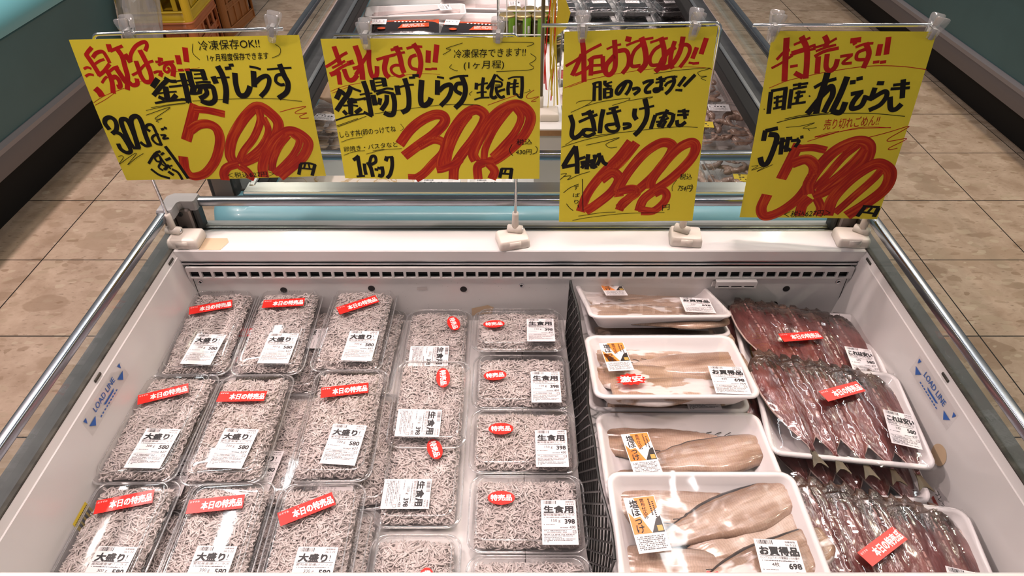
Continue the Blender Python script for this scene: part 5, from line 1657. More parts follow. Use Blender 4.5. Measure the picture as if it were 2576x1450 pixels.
def fish_tray(label, x, y, z, rx, rz, ry, fil, lab=None, prod=None, burst=None):
    """(x, y, z) is the rim centre"""
    mt = Matrix.Translation((x, y, z)) @ Matrix.Rotation(R(rz), 4, 'Z') @ Matrix.Rotation(R(ry), 4, 'Y') @ Matrix.Rotation(R(rx), 4, 'X') @ Matrix.Translation((0, 0, -TH))
    t = thing('fish_tray', label, 'packed fish', group='white trays of fish fillets'); t.matrix_world = mt
    link('foam_tray', TRAY, t)
    for fx, fy, fr, k, dz in fil:
        link('fillet', FMESH[k], t, (fx, fy, .0050 + dz), (R(0), R(0), R(fr)))
    link('film', FILMW, t)
    zt = TH + .0022
    if lab: link('price_label', LAB_HOKKE, t, (lab[0], lab[1], zt), (0, 0, R(lab[2])))
    if prod: link('product_label', PRODUCT, t, (prod[0], prod[1], zt), (0, 0, R(prod[2])))
    if burst: link('promo_sticker', BURST, t, (burst[0], burst[1], zt), (0, 0, R(burst[2])))
    return t
fA = [(-.010, .046, -4, 3, .000), (.030, .018, 186, 6, .0060), (-.012, -.012, -4, 4, .0045), (.010, -.046, 3, 3, .0085)]
fB = [(-.012, .040, -3, 0, .001), (.022, .008, 192, 7, .0070), (-.006, -.040, -3, 2, .0035), (.03, -.055, 184, 6, .0)]
fC = [(-.012, .042, -4, 1, .000), (.022, .022, 203, 6, .0075), (.034, -.004, 203, 8, .0035), (-.020, -.046, -6, 1, .002), (.046, -.044, 202, 11, .0085)]
fD = [(-.004, .046, -2, 3, .001), (.012, .012, 180, 10, .0045), (-.008, -.026, -3, 3, .0070), (.02, -.052, 182, 6, .0030)]
fish_tray('white fillet tray at the back, tipped towards the back wall', .240, .900, .7355, -19, 3.7, 2.9, fD, (.072, -.035, -9), (-.056, .048, 0))
fish_tray('white fillet tray with red burst sticker, second from the back', .237, .726, .7530, -10, .2, 0, fA, (.082, -.042, -4), (-.076, .018, 5), (-.062, -.040, 4))
fish_tray('white fillet tray third from the back, product label but no burst sticker', .242, .577, .7300, -5, 0, 0, fB, None, (-.064, .000, 7))
fish_tray('white fillet tray nearest the front ledge with large fillets', .240, .443, .7680, -1, 0, 0, fC, (.066, -.050, -3), (-.079, .004, 7), (-.016, -.070, 5))
fish_tray('white fillet tray lying under the tipped one at the back wall', .246, .896, .7030, -14, 1, 0, fB, (.06, -.030, -4))
fish_tray('white fillet tray lying under the tray with the burst sticker', .236, .738, .7140, -7, -1, 0, fA, (.050, -.046, 2))
fish_tray('white fillet tray lying under the third tray from the back', .242, .575, .6950, -3, 1, 0, fB)
fish_tray('white fillet tray lying under the tray nearest the front ledge', .242, .430, .7260, -1, -1, 0, fA)

# ================================================================== red opened fish
AW, AD, AH = .225, .180, .028
ATRAY = foam_tray(AW, AD, AH)
def aji_fish(seed):
    """opened horse mackerel, head at +y, tail at -y; slots flesh, head, edge, bone, tail"""
    m = MB(); L = .172; ny, nx = 44, 28
    rng = random.Random(seed)
    rings = []
    for i in range(ny + 1):
        t = i / ny                        # 0 head end -> 1 tail root
        if t < .10: hw = .022 + .012 * t / .10
        elif t < .42: hw = .034 + .006 * math.sin((t - .10) / .32 * math.pi / 2)
        else: hw = .040 * max(.075, 1 - ((t - .42) / .52) ** 1.75 * .92) if t < .94 else .0030
        hw *= 1.03
        y = L / 2 - L * t
        bow = .008 * math.sin(t * 2.4) - .004
        ring = []
        for j in range(nx + 1):
            s = j / nx * 2 - 1
            z = .0075 * (1 - abs(s) ** 2.2) * (1 - .45 * t) + .0022
            z += .0016 * math.exp(-((s + .10) / .07) ** 2) - .0010 * math.exp(-((s - .06) / .05) ** 2)
            z += .0008 * noise.noise(Vector((s * 14, t * 10, seed * 1.7)))
            z += .0013 * noise.noise(Vector((s * 3, t * 9, seed * 3.1)))
            ring.append((bow + hw * s * (1.0 if s < 0 else 1.05), y, z))
        for j in range(nx - 1, 0, -1):
            s = j / nx * 2 - 1
            ring.append((bow + hw * s * .97, y, .0004))
        rings.append(ring)
    m.loft(rings, 0)
    n = len(rings[0])
    for k in range(ny):
        for j in range(n):
            fi = k * n + j
            t = k / ny; s = (j + .5) / nx * 2 - 1
            if t < .10 + .06 * math.sin(j * 1.7 + seed): m.m[fi] = 1
            elif j < nx and (j >= nx - 2 or j == 0): m.m[fi] = 2
            elif j < nx and -.15 < s < -.05 and t < .88 and (k + j) % 3: m.m[fi] = 3
    bx = .008 * math.sin(2.4) - .004
    y = -L / 2
    # forked tail fin
    for z, rev in ((.0034, False), (.0022, True)):
        fan = [(bx - .0030, y + .004, z), (bx + .0030, y + .004, z), (bx + .0052, y - .008, z), (bx + .0115, y - .026, z), (bx + .003, y - .019, z), (bx - .003, y - .019, z), (bx - .0115, y - .026, z), (bx - .0052, y - .008, z)]
        m.add(fan, [tuple(range(8))[::-1] if rev else tuple(range(8))], 4)
    # split head: two dark lobes with a reddish gill plate
    for sx in (-1, 1):
        for (cx_, cy_, cz_, rx_, ry_, rz_, mi) in ((sx * .0095, L / 2 + .003, .0040, .0115, .0150, .0040, 1), (sx * .019, L / 2 - .010, .0040, .0085, .0125, .0040, 1), (sx * .006, L / 2 - .012, .0060, .0050, .0085, .0030, 0)):
            n_, k_ = 10, 6
            m.loft([[(cx_ + rx_ * math.sin(p_) * math.cos(q_) * (1 + .18 * math.sin(3 * q_ + seed)), cy_ + ry_ * math.sin(p_) * math.sin(q_) * (1 + .25 * math.sin(5 * q_ + seed * 2)), cz_ - rz_ * math.cos(p_) * (1 + .3 * math.sin(4 * q_ + seed))) for q_ in (2 * math.pi * j / n_ for j in range(n_))] for p_ in (.12 + (math.pi - .24) * i / k_ for i in range(k_ + 1))], mi)
    return m.mesh('opened_fish', ['aji', 'ajihead', 'ajiedge', 'ajibone', 'tail'], 'all')
AJI = [aji_fish(3), aji_fish(7)]
def aji_z(x, y):
    hx = max(0, 1 - (abs(x) / .113) ** 4); t = (y + .10) / .20
    if y < 0: hy = max(0, 1 - (abs(y) / .098) ** 4)
    else: hy = max(0, 1 - (abs(y) / .090) ** 6)
    base = AH + .001
    lift = .026 - .014 * (x + .1125) / .225 - .007 * (1 - t)
    rip = .0016 * noise.noise(Vector((x * 30, y * 50, 2))) + .0015 * math.sin(x * 150 + y * 26)
    return base - .004 + (lift + rip) * math.sqrt(min(hx, hy)) * 1.0 + .004 * (1 - min(hx, hy)) * 0
AFILM = film_sheet(AW + .004, AD + .010, aji_z, 56, 44, .02).mesh('film', 'film', 'all')
def aji_tray(label, x, y, z, rx, rz, ry, lab=None, st=None, k=0):
    mt = Matrix.Translation((x, y, z)) @ Matrix.Rotation(R(rz), 4, 'Z') @ Matrix.Rotation(R(ry), 4, 'Y') @ Matrix.Rotation(R(rx), 4, 'X') @ Matrix.Translation((0, 0, -AH))
    t = thing('fish_tray', label, 'packed fish', group='trays of opened red fish'); t.matrix_world = mt
    link('foam_tray', ATRAY, t)
    for i, (fx, rz_) in enumerate(((-.072, 12), (-.036, 9), (.002, 9), (.040, 8), (.075, 8))):
        z_ = AH + .0065 - i * .0032
        link('opened_fish', AJI[(i + k) % 2], t, (fx, .004 - i * .003, z_ - .004), (R(2.5), R(7), R(rz_)))
    link('film', AFILM, t)
    if lab: link('price_label', LAB_AJI, t, (lab[0], lab[1], aji_z(lab[0], lab[1]) + .0035), (R(0), R(5), R(lab[2])))
    if st: link('promo_sticker', PROMO, t, (st[0], st[1], aji_z(st[0], st[1]) + .0035), (0, R(4), R(st[2])))
    return t
aji_tray('tray of red opened fish at the back wall, under glossy film', .497, .828, .6990, -4, -7.5, -2, (.076, -.046, -1), (-.012, -.003, 17))
aji_tray('tray of red opened fish in the middle, tails hanging over its front edge', .478, .656, .7270, 0, -6, 1, (.080, -.030, -6), (.008, .024, 27), 1)
aji_tray('tray of red opened fish nearest the front ledge with steep red strip', .470, .428, .7150, 0, -8, 0, (.070, -.036, -4), (-.018, .010, 40))
aji_tray('tray of red opened fish lying under the middle one', .470, .625, .6900, 0, -5, 0, None, None, 1)
aji_tray('tray of red opened fish lying under the one at the back wall', .492, .832, .6680, 0, -6, 0)
aji_tray('tray of red opened fish lying under the one nearest the front ledge', .468, .44, .6720, 0, -5, 0)
# ================================================================== hand-written price signs
NAMES = {1: 'yellow handwritten sign for 300 g whitebait at 580 yen, first along the ledge',
         2: 'yellow handwritten sign for whitebait at 398 yen, over the middle of the ledge',
         3: 'tall yellow handwritten sign for striped atka mackerel at 698 yen, above the fillet trays',
         4: 'tall yellow handwritten sign for opened domestic horse mackerel at 580 yen, above the red fish'}
for k, D in SIGN_DATA.items():
    o_, ex, ey = Vector(D['o']), Vector(D['ex']).normalized(), Vector(D['ey'])
    ey = (ey - ex * ey.dot(ex)).normalized(); ez = ex.cross(ey)
    C4 = [(x / 1000, y / 1000) for x, y in D['corners']]
    H = -C4[2][1]; Wd = C4[1][0] - C4[0][0]
    def bow(x, y, z, H=H, Wd=Wd, k=k):
        b = .0045 * math.sin(math.pi * min(1, max(0, -y / H))) * (1 if k in (1, 4) else -.6) + .0015 * math.sin(x / Wd * 5 + k) * (-y / H)
        return (x, y, z + b)
    sign = MB()
    nx, ny = 16, 14
    for side, z in ((0, 0), (1, -.0003)):
        v = []
        for j in range(ny + 1):
            for i in range(nx + 1):
                u, w = i / nx, j / ny
                a = Vector(C4[0]).lerp(Vector(C4[1]), u); b = Vector(C4[3]).lerp(Vector(C4[2]), u); p = a.lerp(b, w)
                v.append(bow(p.x, p.y, z))
        f = [(j * (nx + 1) + i, (j + 1) * (nx + 1) + i, (j + 1) * (nx + 1) + i + 1, j * (nx + 1) + i + 1) for j in range(ny) for i in range(nx)]
        sign.add(v, f if side == 0 else [q[::-1] for q in f])
    so = obj('price_sign', sign, 'yellow', None, 'all')
    so.matrix_world = Matrix.Translation(o_) @ Matrix((ex, ey, ez)).transposed().to_4x4()
    tag(so, NAMES[k], 'sign', 'handwritten price signs')
    parts = {'r': (MB(), 'headline_lettering', 'redink', 'red brush headline'), 'b': (MB(), 'product_lettering', 'ink', 'black brush product name'),
             'p': (MB(), 'price_figures', 'priceink', 'large streaky red price figures'), 'k': (MB(), 'fine_lettering', 'ink', 'thin black pen notes'), 't': (MB(), 'fine_red_lettering', 'redink', 'thin red pen lines')}
    zc = {'r': .00016, 'p': .00010, 'b': .00024, 'k': .00032, 't': .00006}
    cnt = 0
    for ln in D['items'].strip().split('\n'):
        q = ln.split(' ')
        cnt += 1
        if q[0] == 'T':
            x0, y0, x1, y1, h = [float(a) / 1000 for a in q[2:7]]
            txt = ' '.join(q[7:])
            L = math.hypot(x1 - x0, y1 - y0)
            put_text(parts[q[1]][0], txt, x0, y0, h * .95, 0, zc[q[1]] + .0001, bold=.012 if q[1] == 'b' else .004, w=L, rot=math.atan2(y1 - y0, x1 - x0), fn=bow, slant=.10)
        else:
            w = float(q[1]) / 1000; n = [float(a) / 1000 for a in q[2:]]
            pts = list(zip(n[::2], n[1::2]))
            w *= {'p': .95, 'b': .97, 'r': .98}.get(q[0], 1.0)
            zz = zc[q[0]] + cnt * .0000006
            ribbon(parts[q[0]][0], pts, w, 0, zz, bow, 7)
    for key, (mb, nm_, mt, lb) in parts.items():
        if not mb.v: continue
        if key != 'p': mb.uv = {}
        c = obj(nm_, mb, mt, so); c['label'] = lb

# clear clips ------------------------------------------------------------
def clip_parts():
    m = MB()
    # two levers: wide finger pads on top narrowing into jaws (front and back)
    out = [(-.0125, .0215), (-.0118, .0260), (-.0085, .0275), (.0085, .0275), (.0118, .0260), (.0125, .0215), (.0088, .004), (.0078, -.010), (.0062, -.0205), (.003, -.0235), (-.003, -.0235), (-.0062, -.0205), (-.0078, -.010), (-.0088, .004)]
    def lever(sgn):
        def dep(z):   # distance from the sheet plane
            return sgn * (.0022 + (.0065 if z > .004 else .0065 * max(0, (z + .0235) / .0275)) * (1 if z < .004 else 1) + max(0, z - .004) * .10)
        a = [(x, dep(z), z) for x, z in out]; b = [(x * .93, dep(z) + sgn * .0022, z * .97 + .0003) for x, z in out]
        m.loft([a, b])
    lever(-1); lever(1)
    for s in (-1, 1): m.box(s * .0075 - .0008, s * .0075 + .0008, -.0085, .0085, -.003, .006)
    b = m.mesh('clip_body', 'clip', 'all')
    s = MB()
    s.bbox(-.0042, .0042, -.0122, -.0108, -.0115, .0065, .0008); s.bbox(-.0042, .0042, .0108, .0122, -.0115, .0065, .0008)
    s.bbox(-.0042, .0042, -.0122, .0122, .0062, .0078, .0007)
    return b, s.mesh('clip_spring', 'spring', 'all')
CB, CS = clip_parts()
CLIPS = [((-.554, .996, 1.1605), 3, -4, 'clear plastic clip at the left end of the first yellow sign'), ((-.346, .998, 1.165), 3, 14, 'clear plastic clip at the right end of the first yellow sign'),
         ((-.211, .9895, 1.158), -2, 0, 'clear plastic clip at the left end of the second yellow sign'), ((-.020, .9875, 1.160), -2, 2, 'clear plastic clip at the right end of the second yellow sign'),
         ((.101, .9895, 1.168), -1, 0, 'clear plastic clip at the left end of the third yellow sign'), ((.260, .9870, 1.1725), -1, 6, 'clear plastic clip at the right end of the third yellow sign'),
         ((.379, .9990, 1.166), -7, 5, 'clear plastic clip at the left end of the fourth yellow sign'), ((.597, .9790, 1.168), -8, 12, 'clear plastic clip at the right end of the fourth yellow sign')]
for loc, rz, ry, lb in CLIPS:
    t = thing('sign_clip', lb, 'clip', loc, (0, R(ry), R(rz)), 'clips holding the signs')
    link('clip_body', CB, t).scale = (.86,) * 3; link('clip_spring', CS, t).scale = (.8, .62, .8)

# sign stands --------------------------------------------------------------
def stand(label, bx, by, brz, px, p_rz, rod0, top, x_far, yb, side):
    """base block on the ledge, pivot with socket, rod rising to `top` and bending to x_far"""
    t = thing('sign_stand', label, 'sign stand', (bx, by, .8), group='sign stands on the ledge')
    m = MB()
    q = lambda w, d, z: [tuple(Matrix.Rotation(R(brz), 3, 'Z') @ Vector(p)) for p in rrect(w, d, .005, z, 4)]
    m.loft([q(.0535, .0415, .0003), q(.055, .043, .002), q(.054, .042, .012), q(.051, .039, .0165), q(.047, .035, .0178)])
    n_ = [tuple(Matrix.Rotation(R(brz), 3, 'Z') @ Vector((x, y, 0))) for x, y in ((-.010, -.0225), (.010, -.0225), (.010, -.0190), (-.010, -.0190))]
    m.loft([[(p[0], p[1], z) for p in n_] for z in (.003, .0150)], 0)
    obj('base', m, 'cream', t, 'all')
    px -= bx; r0 = Vector(rod0) - Vector((bx, by, .8))
    pv = Vector((r0.x, r0.y, .0225))
    ax = Vector((math.cos(R(p_rz)), math.sin(R(p_rz)), 0))
    m = MB()
    m.tube([pv - ax * .0125, pv + ax * .0125], .0075, 18)
    m.tube([pv + Vector((0, 0, -.010)), pv], .0062, 12)
    for s in (-1, 1): m.tube([pv + ax * s * .0122, pv + ax * s * .0136], .0058, 14)
    pivot = obj('pivot', m, 'cream', t, 'all')
    m = MB()
    for s in (-1, 1): m.tube([pv + ax * s * .0134, pv + ax * s * .0142], .0032, 12)
    obj('screw', m, 'chrome', pivot, 'all')
    tp = Vector(top) - Vector((bx, by, .8))
    d = (tp - pv).normalized()
    m = MB(); m.tube([pv + d * .004, pv + d * .030, pv + d * .034], .0058, 14, radii=[.0062, .0056, .0052]); obj('socket', m, 'cream', t, 'all')
    m = MB()
    far = Vector(x_far) - Vector((bx, by, .8))
    e = (far - tp).normalized()
    bend = [tp - d * .010 + (d * .010) * math.sin(R(a)) + e * .010 * (1 - math.cos(R(a))) for a in range(0, 91, 15)]
    m.tube([pv + d * .028] + bend + [far], .0027, 10)
    obj('rod', m, 'chrome', t, 'all')
    return t
stand('cream sign stand at the left end of the white ledge beside old tape', -.572, .9775, 0, 0, -8, (-.5915, .982, .8), (-.611, .9985, 1.1575), (-.332, 1.0005, 1.165), 0, 1)
stand('cream sign stand near the middle of the white ledge, under the second sign', .001, .9765, 14, 0, -10, (.0055, .987, .8), (.0095, .9925, 1.1595), (-.257, .9925, 1.159), 0, -1)
stand('cream sign stand right of the middle of the white ledge, under the third sign', .306, .984, -6, 0, -30, (.2985, .987, .8), (.300, .9935, 1.1755), (.043, .9935, 1.172), 0, -1)
stand('cream sign stand at the right end of the white ledge, under the fourth sign', .597, .981, -4, 0, -38, (.6125, .984, .8), (.6085, .992, 1.173), (.349, 1.003, 1.169), 0, -1)

# ================================================================== contents of the far case
def small_label(w, h, seed, col='paper', title='', sticker=False):
    m = MB(); m.box(-w / 2, w / 2, -h / 2, h / 2, -.0002, .0001, 0)
    if sticker:
        for i in range(3): small_print(m, -w * .2, w * .25, h * .28 - i * h * .27, h * .17, 1, seed + i)
        for i in range(12): m.quad((-w * .46 + i * w * .077, h * .42, .0003), (-w * .43 + i * w * .077, h * .42, .0003), (-w * .43 + i * w * .077, h * .46, .0003), (-w * .46 + i * w * .077, h * .46, .0003), 1)
    else:
        barcode(m, -w * .45, -w * .1, h * .30, h * .44, 1, seed)
        if title: put_text(m, title, -w * .44, h * .04, h * .20, 1, bold=.02, w=w * .75)
        else: small_print(m, -w * .44, w * .40, h * .06, h * .16, 1, seed)
        for i in range(4): small_print(m, -w * .44, w * .40, -h * .10 - i * h * .10, h * .05, 2, seed + 3 + i)
    return m.mesh('price_label', [col, 'print', 'printgrey'])
LB1, LB2, LY = small_label(.058, .042, 3), small_label(.050, .036, 8), small_label(.040, .034, 5, 'stickyellow', sticker=True)

# long white trays with silver fillets
LT = foam_tray(.36, .118, .028)
def silver():
    m = MB(); nx, ny = 24, 8; rings = []
    for i in range(nx + 1):
        t = i / nx; hw = .034 * min(1, .35 + t * 5) * min(1, .3 + (1 - t) * 6); x = -.155 + .31 * t
        ring = [(x, hw * (j / ny * 2 - 1), .010 * (1 - abs(j / ny * 2 - 1) ** 3) + .003) for j in range(ny + 1)] + [(x, hw * (1 - j / ny * 2) * .97, .0005) for j in range(1, ny)]
        rings.append(ring)
    m.loft(rings, 0); return m.mesh('silver_fillet', 'palefish', 'all')
def skinstrip():
    m = MB(); pts = [(-.125, -.022), (-.06, -.004), (0, .008), (.05, .016), (.085, .030)]
    c = catmull([(a, b, 0) for a, b in pts], 6); n = len(c)
    rr = [[(p.x, p.y - w, .0128), (p.x, p.y + w, .0132), (p.x, p.y + w, .0118), (p.x, p.y - w, .0112)] for p, w in ((p, .0005 + .0065 * (i / n) ** 1.5) for i, p in enumerate(c))]
    m.loft(rr); return m.mesh('skin_strip', 'silverskin', 'all')
SILV, SKIN = silver(), skinstrip()
LF = film_sheet(.361, .119, lambda x, y: .0293 - .002 * math.cos(x * 8) * math.cos(y * 24), 20, 10).mesh('film', 'filmflat', 'all')
def long_tray(label, x, y, z, rz, lab=(.105, .012, -80), skin=True):
    t = thing('fish_tray', label, 'packed fish', (x, y, z), (0, 0, R(rz)), 'long trays of silver fillets')
    link('foam_tray', LT, t); f = link('silver_fillet', SILV, t, (0, 0, .0055))
    link('silver_fillet', SILV, t, (.004, .022, .0050), (0, 0, R(2)))
    if skin: link('skin_strip', SKIN, f)
    link('film', LF, t)
    link('price_label', LB1, t, (lab[0], lab[1], .0302), (0, 0, R(lab[2])))
long_tray('long white tray of silver fish under film with dark skin strip, behind the red-black pouches', -.345, 2.515, .685, 6)
long_tray('long white tray of silver fish at the top edge, tilted across the one in front', -.325, 2.72, .700, -7)
long_tray('long white tray of silver fish beside the wire basket, lower one', -.085, 2.500, .660, -3, (.095, .0, -84), False)
long_tray('long white tray of silver fish beside the wire basket, upper one', -.090, 2.640, .668, -4, (.10, .0, -84), False)

# red and black vacuum pouches
def pouch():
    m = MB(); nx, ny = 22, 10; v = []
    w, d = .235, .105
    for sgn in (1, -1):
        for j in range(ny + 1):
            for i in range(nx + 1):
                a, b = i / nx * 2 - 1, j / ny * 2 - 1
                e = (1 - abs(a) ** 6) * (1 - abs(b) ** 4)
                v.append((a * w / 2, b * d / 2, .013 + sgn * (.0006 + .011 * e) + (.0015 * noise.noise(Vector((a * 5, b * 5, 2))) if sgn > 0 else 0)))
    n = (nx + 1) * (ny + 1)
    f, mi = [], []
    for j in range(ny):
        for i in range(nx):
            q = (j * (nx + 1) + i, j * (nx + 1) + i + 1, (j + 1) * (nx + 1) + i + 1, (j + 1) * (nx + 1) + i)
            f.append(q); mi.append(1 if j >= ny - 3 else 0); f.append(tuple(p + n for p in q[::-1])); mi.append(0)
    m.add(v, f); m.m = mi
    return m.mesh('pouch', ['vacblack', 'vacred'], 'all')
POUCH = pouch()
def pouch_label():
    m = MB(); m.quad((-.020, -.030, .0), (.085, -.022, 0), (.085, .006, 0), (-.006, .000, 0), 0)
    for i in range(4): small_print(m, -.004, .070, -.020 + i * .0055, .003, 1, 60 + i)
    m.add([(-.075 + .014 * math.cos(a), -.026 + .008 * math.sin(a), 0) for a in (2 * math.pi * i / 16 for i in range(16))], [tuple(range(16))], 0)
    for i in range(9): m.lathe([(.0035, 0), (.0035, .0002)], 8, (-.03 + i * .0125, .017 - i * .0006, .0), 1)
    return m.mesh('pouch_print', ['vacred', 'stickwhite'])
PPR = pouch_label()
for i, (x, y, z, rz, lb) in enumerate(((-.368, 2.365, .690, 4, 'black and orange vacuum pouch nearer the case edge, end standing up'), (-.122, 2.350, .688, -6, 'black and orange vacuum pouch beside the wire basket'))):
    t = thing('vacuum_pouch', lb, 'packed fish', (x, y, z), (R(8), 0, R(rz)), 'vacuum pouches')
    link('pouch', POUCH, t); link('pouch_print', PPR, t, (0, 0, .0262)); link('price_label', LB2, t, (-.085, .020, .0262), (0, 0, R(-3)))

# wire basket of preserve jars
bk = thing('wire_basket', 'white wire basket full of preserve jars standing in the far case', 'basket', (.055, 2.02, .64))
m = MB()
X0, X1, Y0, Y1, ZB, ZT = -.095, .085, -.09, .16, .10, .42
for i in range(8):
    x = X0 + (X1 - X0) * i / 7; m.tube([(x, Y0, ZB), (x, Y0, ZT)], .0016, 6)
for z in (ZB, .19, .255, .32, ZT): m.tube([(X0, Y0, z), (X1, Y0, z)], .0020, 6)
for x in (X0, X1):
    for i in range(5): m.tube([(x, Y0 + (Y1 - Y0) * i / 4, ZB), (x, Y0 + (Y1 - Y0) * i / 4, ZT)], .0016, 6)
    for z in (ZB, .19, .255, .32): m.tube([(x, Y0, z), (x, Y1, z)], .002, 6)
for i in range(8): m.tube([(X0 + (X1 - X0) * i / 7, Y0, ZB), (X0 + (X1 - X0) * i / 7, Y1, ZB)], .0016, 6)
for x in (X0, X1):
    for y in (Y0, Y1): m.tube([(x, y, 0.0), (x, y, ZB)], .003, 6)
obj('wire_frame', m, 'wire', bk, 'all')
def jar_parts():
    g = MB(); g.lathe([(.020, 0), (.0235, .003), (.0245, .010), (.0245, .046), (.022, .053), (.0205, .056)], 22)
    c = MB(); c.lathe([(.018, .0015), (.0225, .004), (.0232, .010), (.0232, .044), (.019, .048)], 20)
    l = MB(); l.lathe([(.0215, .055), (.0225, .0565), (.0225, .0645), (.021, .066), (.0, .0662)], 24)
    w = MB(); n = 12; w.loft([[(r * math.cos(a), r * math.sin(a), z) for a in (R(-130 + 62 * i / n) for i in range(n + 1))] for r, z in ((.0249, .012), (.0249, .062), )], 0, False, False, False)
    w.box(-.004, .004, -.0262, -.0250, .020, .040, 1)
    return (g.mesh('glass', 'jarglass', 'all'), c.mesh('preserve', 'jarfill', 'all'), l.mesh('lid', 'jarlid', 'all'), w.mesh('green_label', ['jargreen', 'paper'], 'all'))
JG, JC, JL, JW = jar_parts()
rng = random.Random(12)
pos = {0: 'lower', 1: 'upper'}
ordn = ['first', 'second', 'third', 'last']
for lay in range(2):
    for row in range(2):
        for c in range(4 if row == 0 else 3):
            x = .055 + X0 + .026 + c * .0455 + (0.02 if row else 0); y = 2.02 + Y0 + .032 + row * .055; z = .64 + ZB + .0022 + lay * .068
            t = thing('preserve_jar', f'olive preserve jar in the wire basket, {pos[lay]} layer, {["front", "back"][row]} row, {ordn[c]} from the pouches', 'jar', (x, y, z), (0, 0, rng.uniform(-.6, 1.2)), 'jars in the wire basket')
            link('preserve', JC, t); link('glass', JG, t); link('lid', JL, t); link('green_label', JW, t)

# sign stand on the spine, with paper streamers
t = thing('sign_stand', 'cream sign stand on the white spine shelf in the far case, thin dark pole', 'sign stand', (.085, 1.475, .8))
m = MB(); q = lambda w, d, z: rrect(w, d, .005, z, 4); m.loft([q(.045, .05, .0003), q(.047, .052, .002), q(.045, .05, .015), q(.038, .042, .018)]); obj('base', m, 'cream', t, 'all')
m = MB(); m.tube([(-.018, .015, .016), (-.018, .015, .045)], .006, 12); obj('socket', m, 'cream', t, 'all')
m = MB(); m.tube([(-.018, .015, .04), (-.0195, .025, .60)], .0042, 10); obj('rod', m, 'rust', t, 'all')
st = MB(); rng = random.Random(8)
for i in range(9):
    x0 = .083 + rng.uniform(-.010, .016); y0 = 1.50 + rng.uniform(-.01, .02); pts = []
    for k in range(15):
        s = k / 14
        pts.append((x0 + .008 * math.sin(s * 5 + i) + .012 * s * (1 if i % 2 else .3), y0 + .006 * math.cos(s * 6 + i * 2), 1.36 - s * (.50 + .05 * rng.random())))
    w = rng.uniform(.0008, .0028)
    st.loft([[(p[0] - w, p[1] - .0002, p[2]), (p[0] + w, p[1] + w * .4, p[2]), (p[0] + w, p[1] + w * .4 + .0004, p[2]), (p[0] - w, p[1] + .0002, p[2])] for p in pts], 1 if i % 4 == 0 else 0)
st.add([(.095, 1.49, 1.10), (.125, 1.495, 1.03), (.118, 1.49, 1.00), (.098, 1.485, .985)], [(0, 1, 2, 3)], 0)
tag(obj('streamer', st, ['stickyellow', 'stickred']), 'bunch of yellow and red paper streamers hanging beside the dark pole', 'streamer')

# dark seaweed packs with clear lids
KT, KL, KZ = pack_meshes(.125, .135, 3, 'k')
def weed():
    m = MB(); nx = 22; v = []
    for j in range(nx + 1):
        for i in range(nx + 1):
            x, y = -.050 + .1 * i / nx, -.055 + .11 * j / nx
            e = min(1, (.05 - abs(x)) / .012, (.055 - abs(y)) / .012)
            v.append((x, y, .004 + .022 * math.sqrt(max(0, e)) + .004 * noise.noise(Vector((x * 120, y * 120, 1))) * max(0, e)))
    m.add(v, [(j * (nx + 1) + i, j * (nx + 1) + i + 1, (j + 1) * (nx + 1) + i + 1, (j + 1) * (nx + 1) + i) for j in range(nx) for i in range(nx)])
    return m.mesh('seaweed', 'seaweed', 'all')
WEED = weed()
place = ['against the spine shelf', 'second from the shelf', 'third from the shelf', 'against the case side']
for ri, (yy, zz, lays) in enumerate(((2.56, .665, 2), (2.73, .672, 1), (2.36, .650, 1))):
    for lay in range(lays):
        for c in range(4):
            x = .185 + c * .131
            rz = (0, 3, -2, 5)[c]
            where = ['middle row', 'far row', 'near row'][ri]
            lv = (', on top' if lay else ', underneath') if lays > 1 else ''
            t = thing('seaweed_pack', f'dark seaweed pack, {where} of the far case, {place[c]}{lv}', 'packed food', (x, yy - lay * .012, zz + lay * .037 - (.01 if lays > 1 else 0)), (R(-3 if lay else 0), 0, R(rz)), 'dark seaweed packs')
            link('tray', KT, t); link('seaweed', WEED, t); link('lid', KL, t); link('price_label', LB2, t, (-.012 + .012 * (c % 2), .012, KZ + .001), (0, 0, R(4 - 3 * c)))

# red tuna packs along the spine
TT = foam_tray(.12, .15, .022)
def tuna_block():
    m = MB(); m.bbox(-.042, .042, -.055, .055, .004, .021, .006); return m.mesh('tuna_block', 'tuna', 'all')
TB = tuna_block()
for i, (x, y) in enumerate(((.185, 2.02), (.188, 1.84), (.186, 1.66))):
    t = thing('tuna_pack', ['red tuna pack beside the spine shelf, farthest of the three', 'red tuna pack beside the spine shelf, middle of the three', 'red tuna pack beside the spine shelf, nearest of the three'][i], 'packed fish', (x, y, .665), (R(-4), 0, R(2 * i - 2)), 'tuna packs')
    link('foam_tray', TT, t); link('tuna_block', TB, t); link('price_label', LB2, t, (-.015, .03, .0235), (0, 0, 0))

